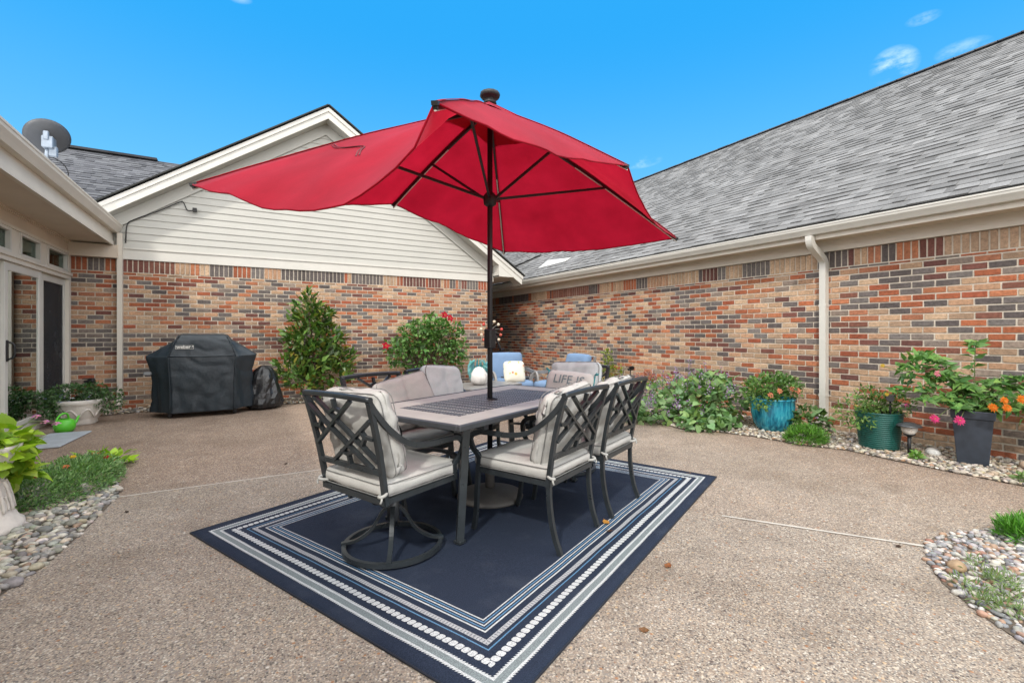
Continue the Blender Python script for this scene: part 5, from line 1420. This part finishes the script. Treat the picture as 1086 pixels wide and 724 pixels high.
dry_leaf(3.33,2.72,.008,0.053,15,(.33,.18,.08), 'pale brown leaf on the patio just past the rug corner')
dry_leaf(.35,4.82,.004,0.038,50,(.05,.03,.02), 'tiny dark dead leaf alone on the brown patio before the joint')
dry_leaf(-.68,4.05,.008,0.034,120,(.05,.03,.02), 'tiny dark leaf on the patio beside the river stone bed')
dry_leaf(3.23,1.20,.008,0.038,10,(.06,.035,.025), 'dark flat leaf at the tip of the grey and rust stone bed')
dry_leaf(1.42,1.38,.008,0.041,-50,(.20,.10,.05), 'small brown leaf on the grey patio near the front rug edge')
SUN, SUNANG, SKY, EXPO = .72, 3.0, .112, 1.62
HUE, SAT, VAL, FLAT, AZURE, CLOUD = .5, 1.2, 1.0, .92, (.05,1.22,2.85), (9.0,9.0,9.0)
AZLOW = (.50,1.78,3.0)
PUFFS = [(69.3,23.9,2.0,1.6,.34),(71.4,26.8,1.4,.5,.18),(74,23.6,2.0,.8,.16),(45,19.5,3,.8,.2),(-1.5,31.8,2.5,.6,.18)]
# ------------------------------------------------------------------ light, sky, camera
sd_ = V((1.1,1.0,-1.43)).normalized()
L = bpy.data.lights.new('sun','SUN'); L.energy = SUN; L.angle = rad(SUNANG); L.color = (1,.95,.87)
lo = bpy.data.objects.new('sun', L); COL.objects.link(lo); lo.rotation_euler = sd_.to_track_quat('-Z','Y').to_euler()
w = bpy.data.worlds.new('World'); scene.world = w; w.use_nodes = True; nt = w.node_tree
bg = nt.nodes['Background']; bg.inputs[1].default_value = SKY
sky = N(nt,'ShaderNodeTexSky', sky_type='NISHITA'); sky.sun_disc = False
sky.sun_elevation = math.asin(-sd_.z); sky.sun_rotation = math.atan2(-sd_.x,-sd_.y)
sky.air_density = 1.0; sky.dust_density = .3; sky.ozone_density = 2.0
tc = N(nt,'ShaderNodeTexCoord'); g = tc.outputs['Generated']
sx = N(nt,'ShaderNodeSeparateXYZ'); lk(nt, g, sx.inputs[0])
fwd = math_(nt,'ADD', math_(nt,'MULTIPLY', sx.outputs[0], .5), math_(nt,'MULTIPLY', sx.outputs[1], .866))
hs = N(nt,'ShaderNodeHueSaturation'); hs.inputs['Hue'].default_value = HUE; hs.inputs['Saturation'].default_value = SAT; hs.inputs['Value'].default_value = VAL
lk(nt, sky.outputs[0], hs.inputs['Color'])
# flatten the sky towards a clear even azure
lowf = N(nt,'ShaderNodeMapRange', interpolation_type='SMOOTHSTEP'); lk(nt, sx.outputs[2], lowf.inputs[0]); lowf.inputs[1].default_value = .55; lowf.inputs[2].default_value = .12
az = mixc(nt, FLAT, hs.outputs[0], mixc(nt, lowf.outputs[0], AZURE, AZLOW))
mp = N(nt,'ShaderNodeMapping'); mp.inputs['Scale'].default_value = (1.0,1.0,2.2); lk(nt, g, mp.inputs[0])
nz = noise_(nt, mp.outputs[0], 3.4, 7, .58)
nz2 = noise_(nt, mp.outputs[0], 1.3, 3, .5)
# unseen cloud added overhead and behind the camera for neutral light, low wisps ahead
up = N(nt,'ShaderNodeMapRange', interpolation_type='SMOOTHSTEP'); lk(nt, sx.outputs[2], up.inputs[0]); up.inputs[1].default_value = .58; up.inputs[2].default_value = .85
bk = N(nt,'ShaderNodeMapRange', interpolation_type='SMOOTHSTEP'); lk(nt, fwd, bk.inputs[0]); bk.inputs[1].default_value = .30; bk.inputs[2].default_value = -.15
cover = math_(nt,'MAXIMUM', up.outputs[0], bk.outputs[0])
wis = math_(nt,'ADD', math_(nt,'MULTIPLY', nz, .75), math_(nt,'MULTIPLY', nz2, .25))
cov = math_(nt,'ADD', math_(nt,'MULTIPLY', wis, .85), math_(nt,'MULTIPLY', cover, .5))
cf = N(nt,'ShaderNodeMapRange', interpolation_type='SMOOTHSTEP'); lk(nt, cov, cf.inputs[0]); cf.inputs[1].default_value = .62; cf.inputs[2].default_value = .80
# a few torn wisps to the right, above the long roof
def puff(az_deg, el_deg, ra, re, k):
    """soft mask round a bearing in the sky"""
    a = math_(nt,'ARCTAN2', sx.outputs[0], sx.outputs[1]); e = math_(nt,'ARCSINE', sx.outputs[2])
    da = math_(nt,'DIVIDE', math_(nt,'SUBTRACT', a, rad(az_deg)), rad(ra)); de = math_(nt,'DIVIDE', math_(nt,'SUBTRACT', e, rad(el_deg)), rad(re))
    r2 = math_(nt,'ADD', math_(nt,'MULTIPLY', da, da), math_(nt,'MULTIPLY', de, de))
    return math_(nt,'MULTIPLY', math_(nt,'MAXIMUM', math_(nt,'SUBTRACT', 1.0, r2), 0.0), k)
fine = noise_(nt, mp.outputs[0], 16, 8, .62)
acc = None
for a_ in PUFFS:
    p_ = puff(*a_); acc = p_ if acc is None else math_(nt,'MAXIMUM', acc, p_)
fr_ = N(nt,'ShaderNodeMapRange', interpolation_type='SMOOTHSTEP'); lk(nt, fine, fr_.inputs[0]); fr_.inputs[1].default_value = .40; fr_.inputs[2].default_value = .68
wisp = math_(nt,'MULTIPLY', acc, fr_.outputs[0])
cfac = math_(nt,'MINIMUM', math_(nt,'MAXIMUM', cf.outputs[0], wisp), 1.0)
shade = ramp(nt, nz2, [(.3,tuple(c*.72 for c in CLOUD)),(.7,CLOUD)])
lk(nt, mixc(nt, cfac, az, shade), bg.inputs[0])
cd = bpy.data.cameras.new('camera'); cam = bpy.data.objects.new('camera', cd); COL.objects.link(cam)
cam.location = (0,0,1.22); cam.rotation_euler = (rad(90),0,rad(-30))
cd.sensor_width = 36; cd.lens = 495/1086*36; cd.shift_y = -9/1086; cd.clip_start = .05; cd.clip_end = 500
scene.camera = cam
vs_ = scene.view_settings; vs_.view_transform = 'Standard'; vs_.look = 'None'; vs_.exposure = EXPO; vs_.gamma = 1
scene.render.engine = 'CYCLES'
scene.cycles.max_bounces = 8; scene.cycles.diffuse_bounces = 4; scene.cycles.transparent_max_bounces = 12; scene.cycles.use_denoising = True
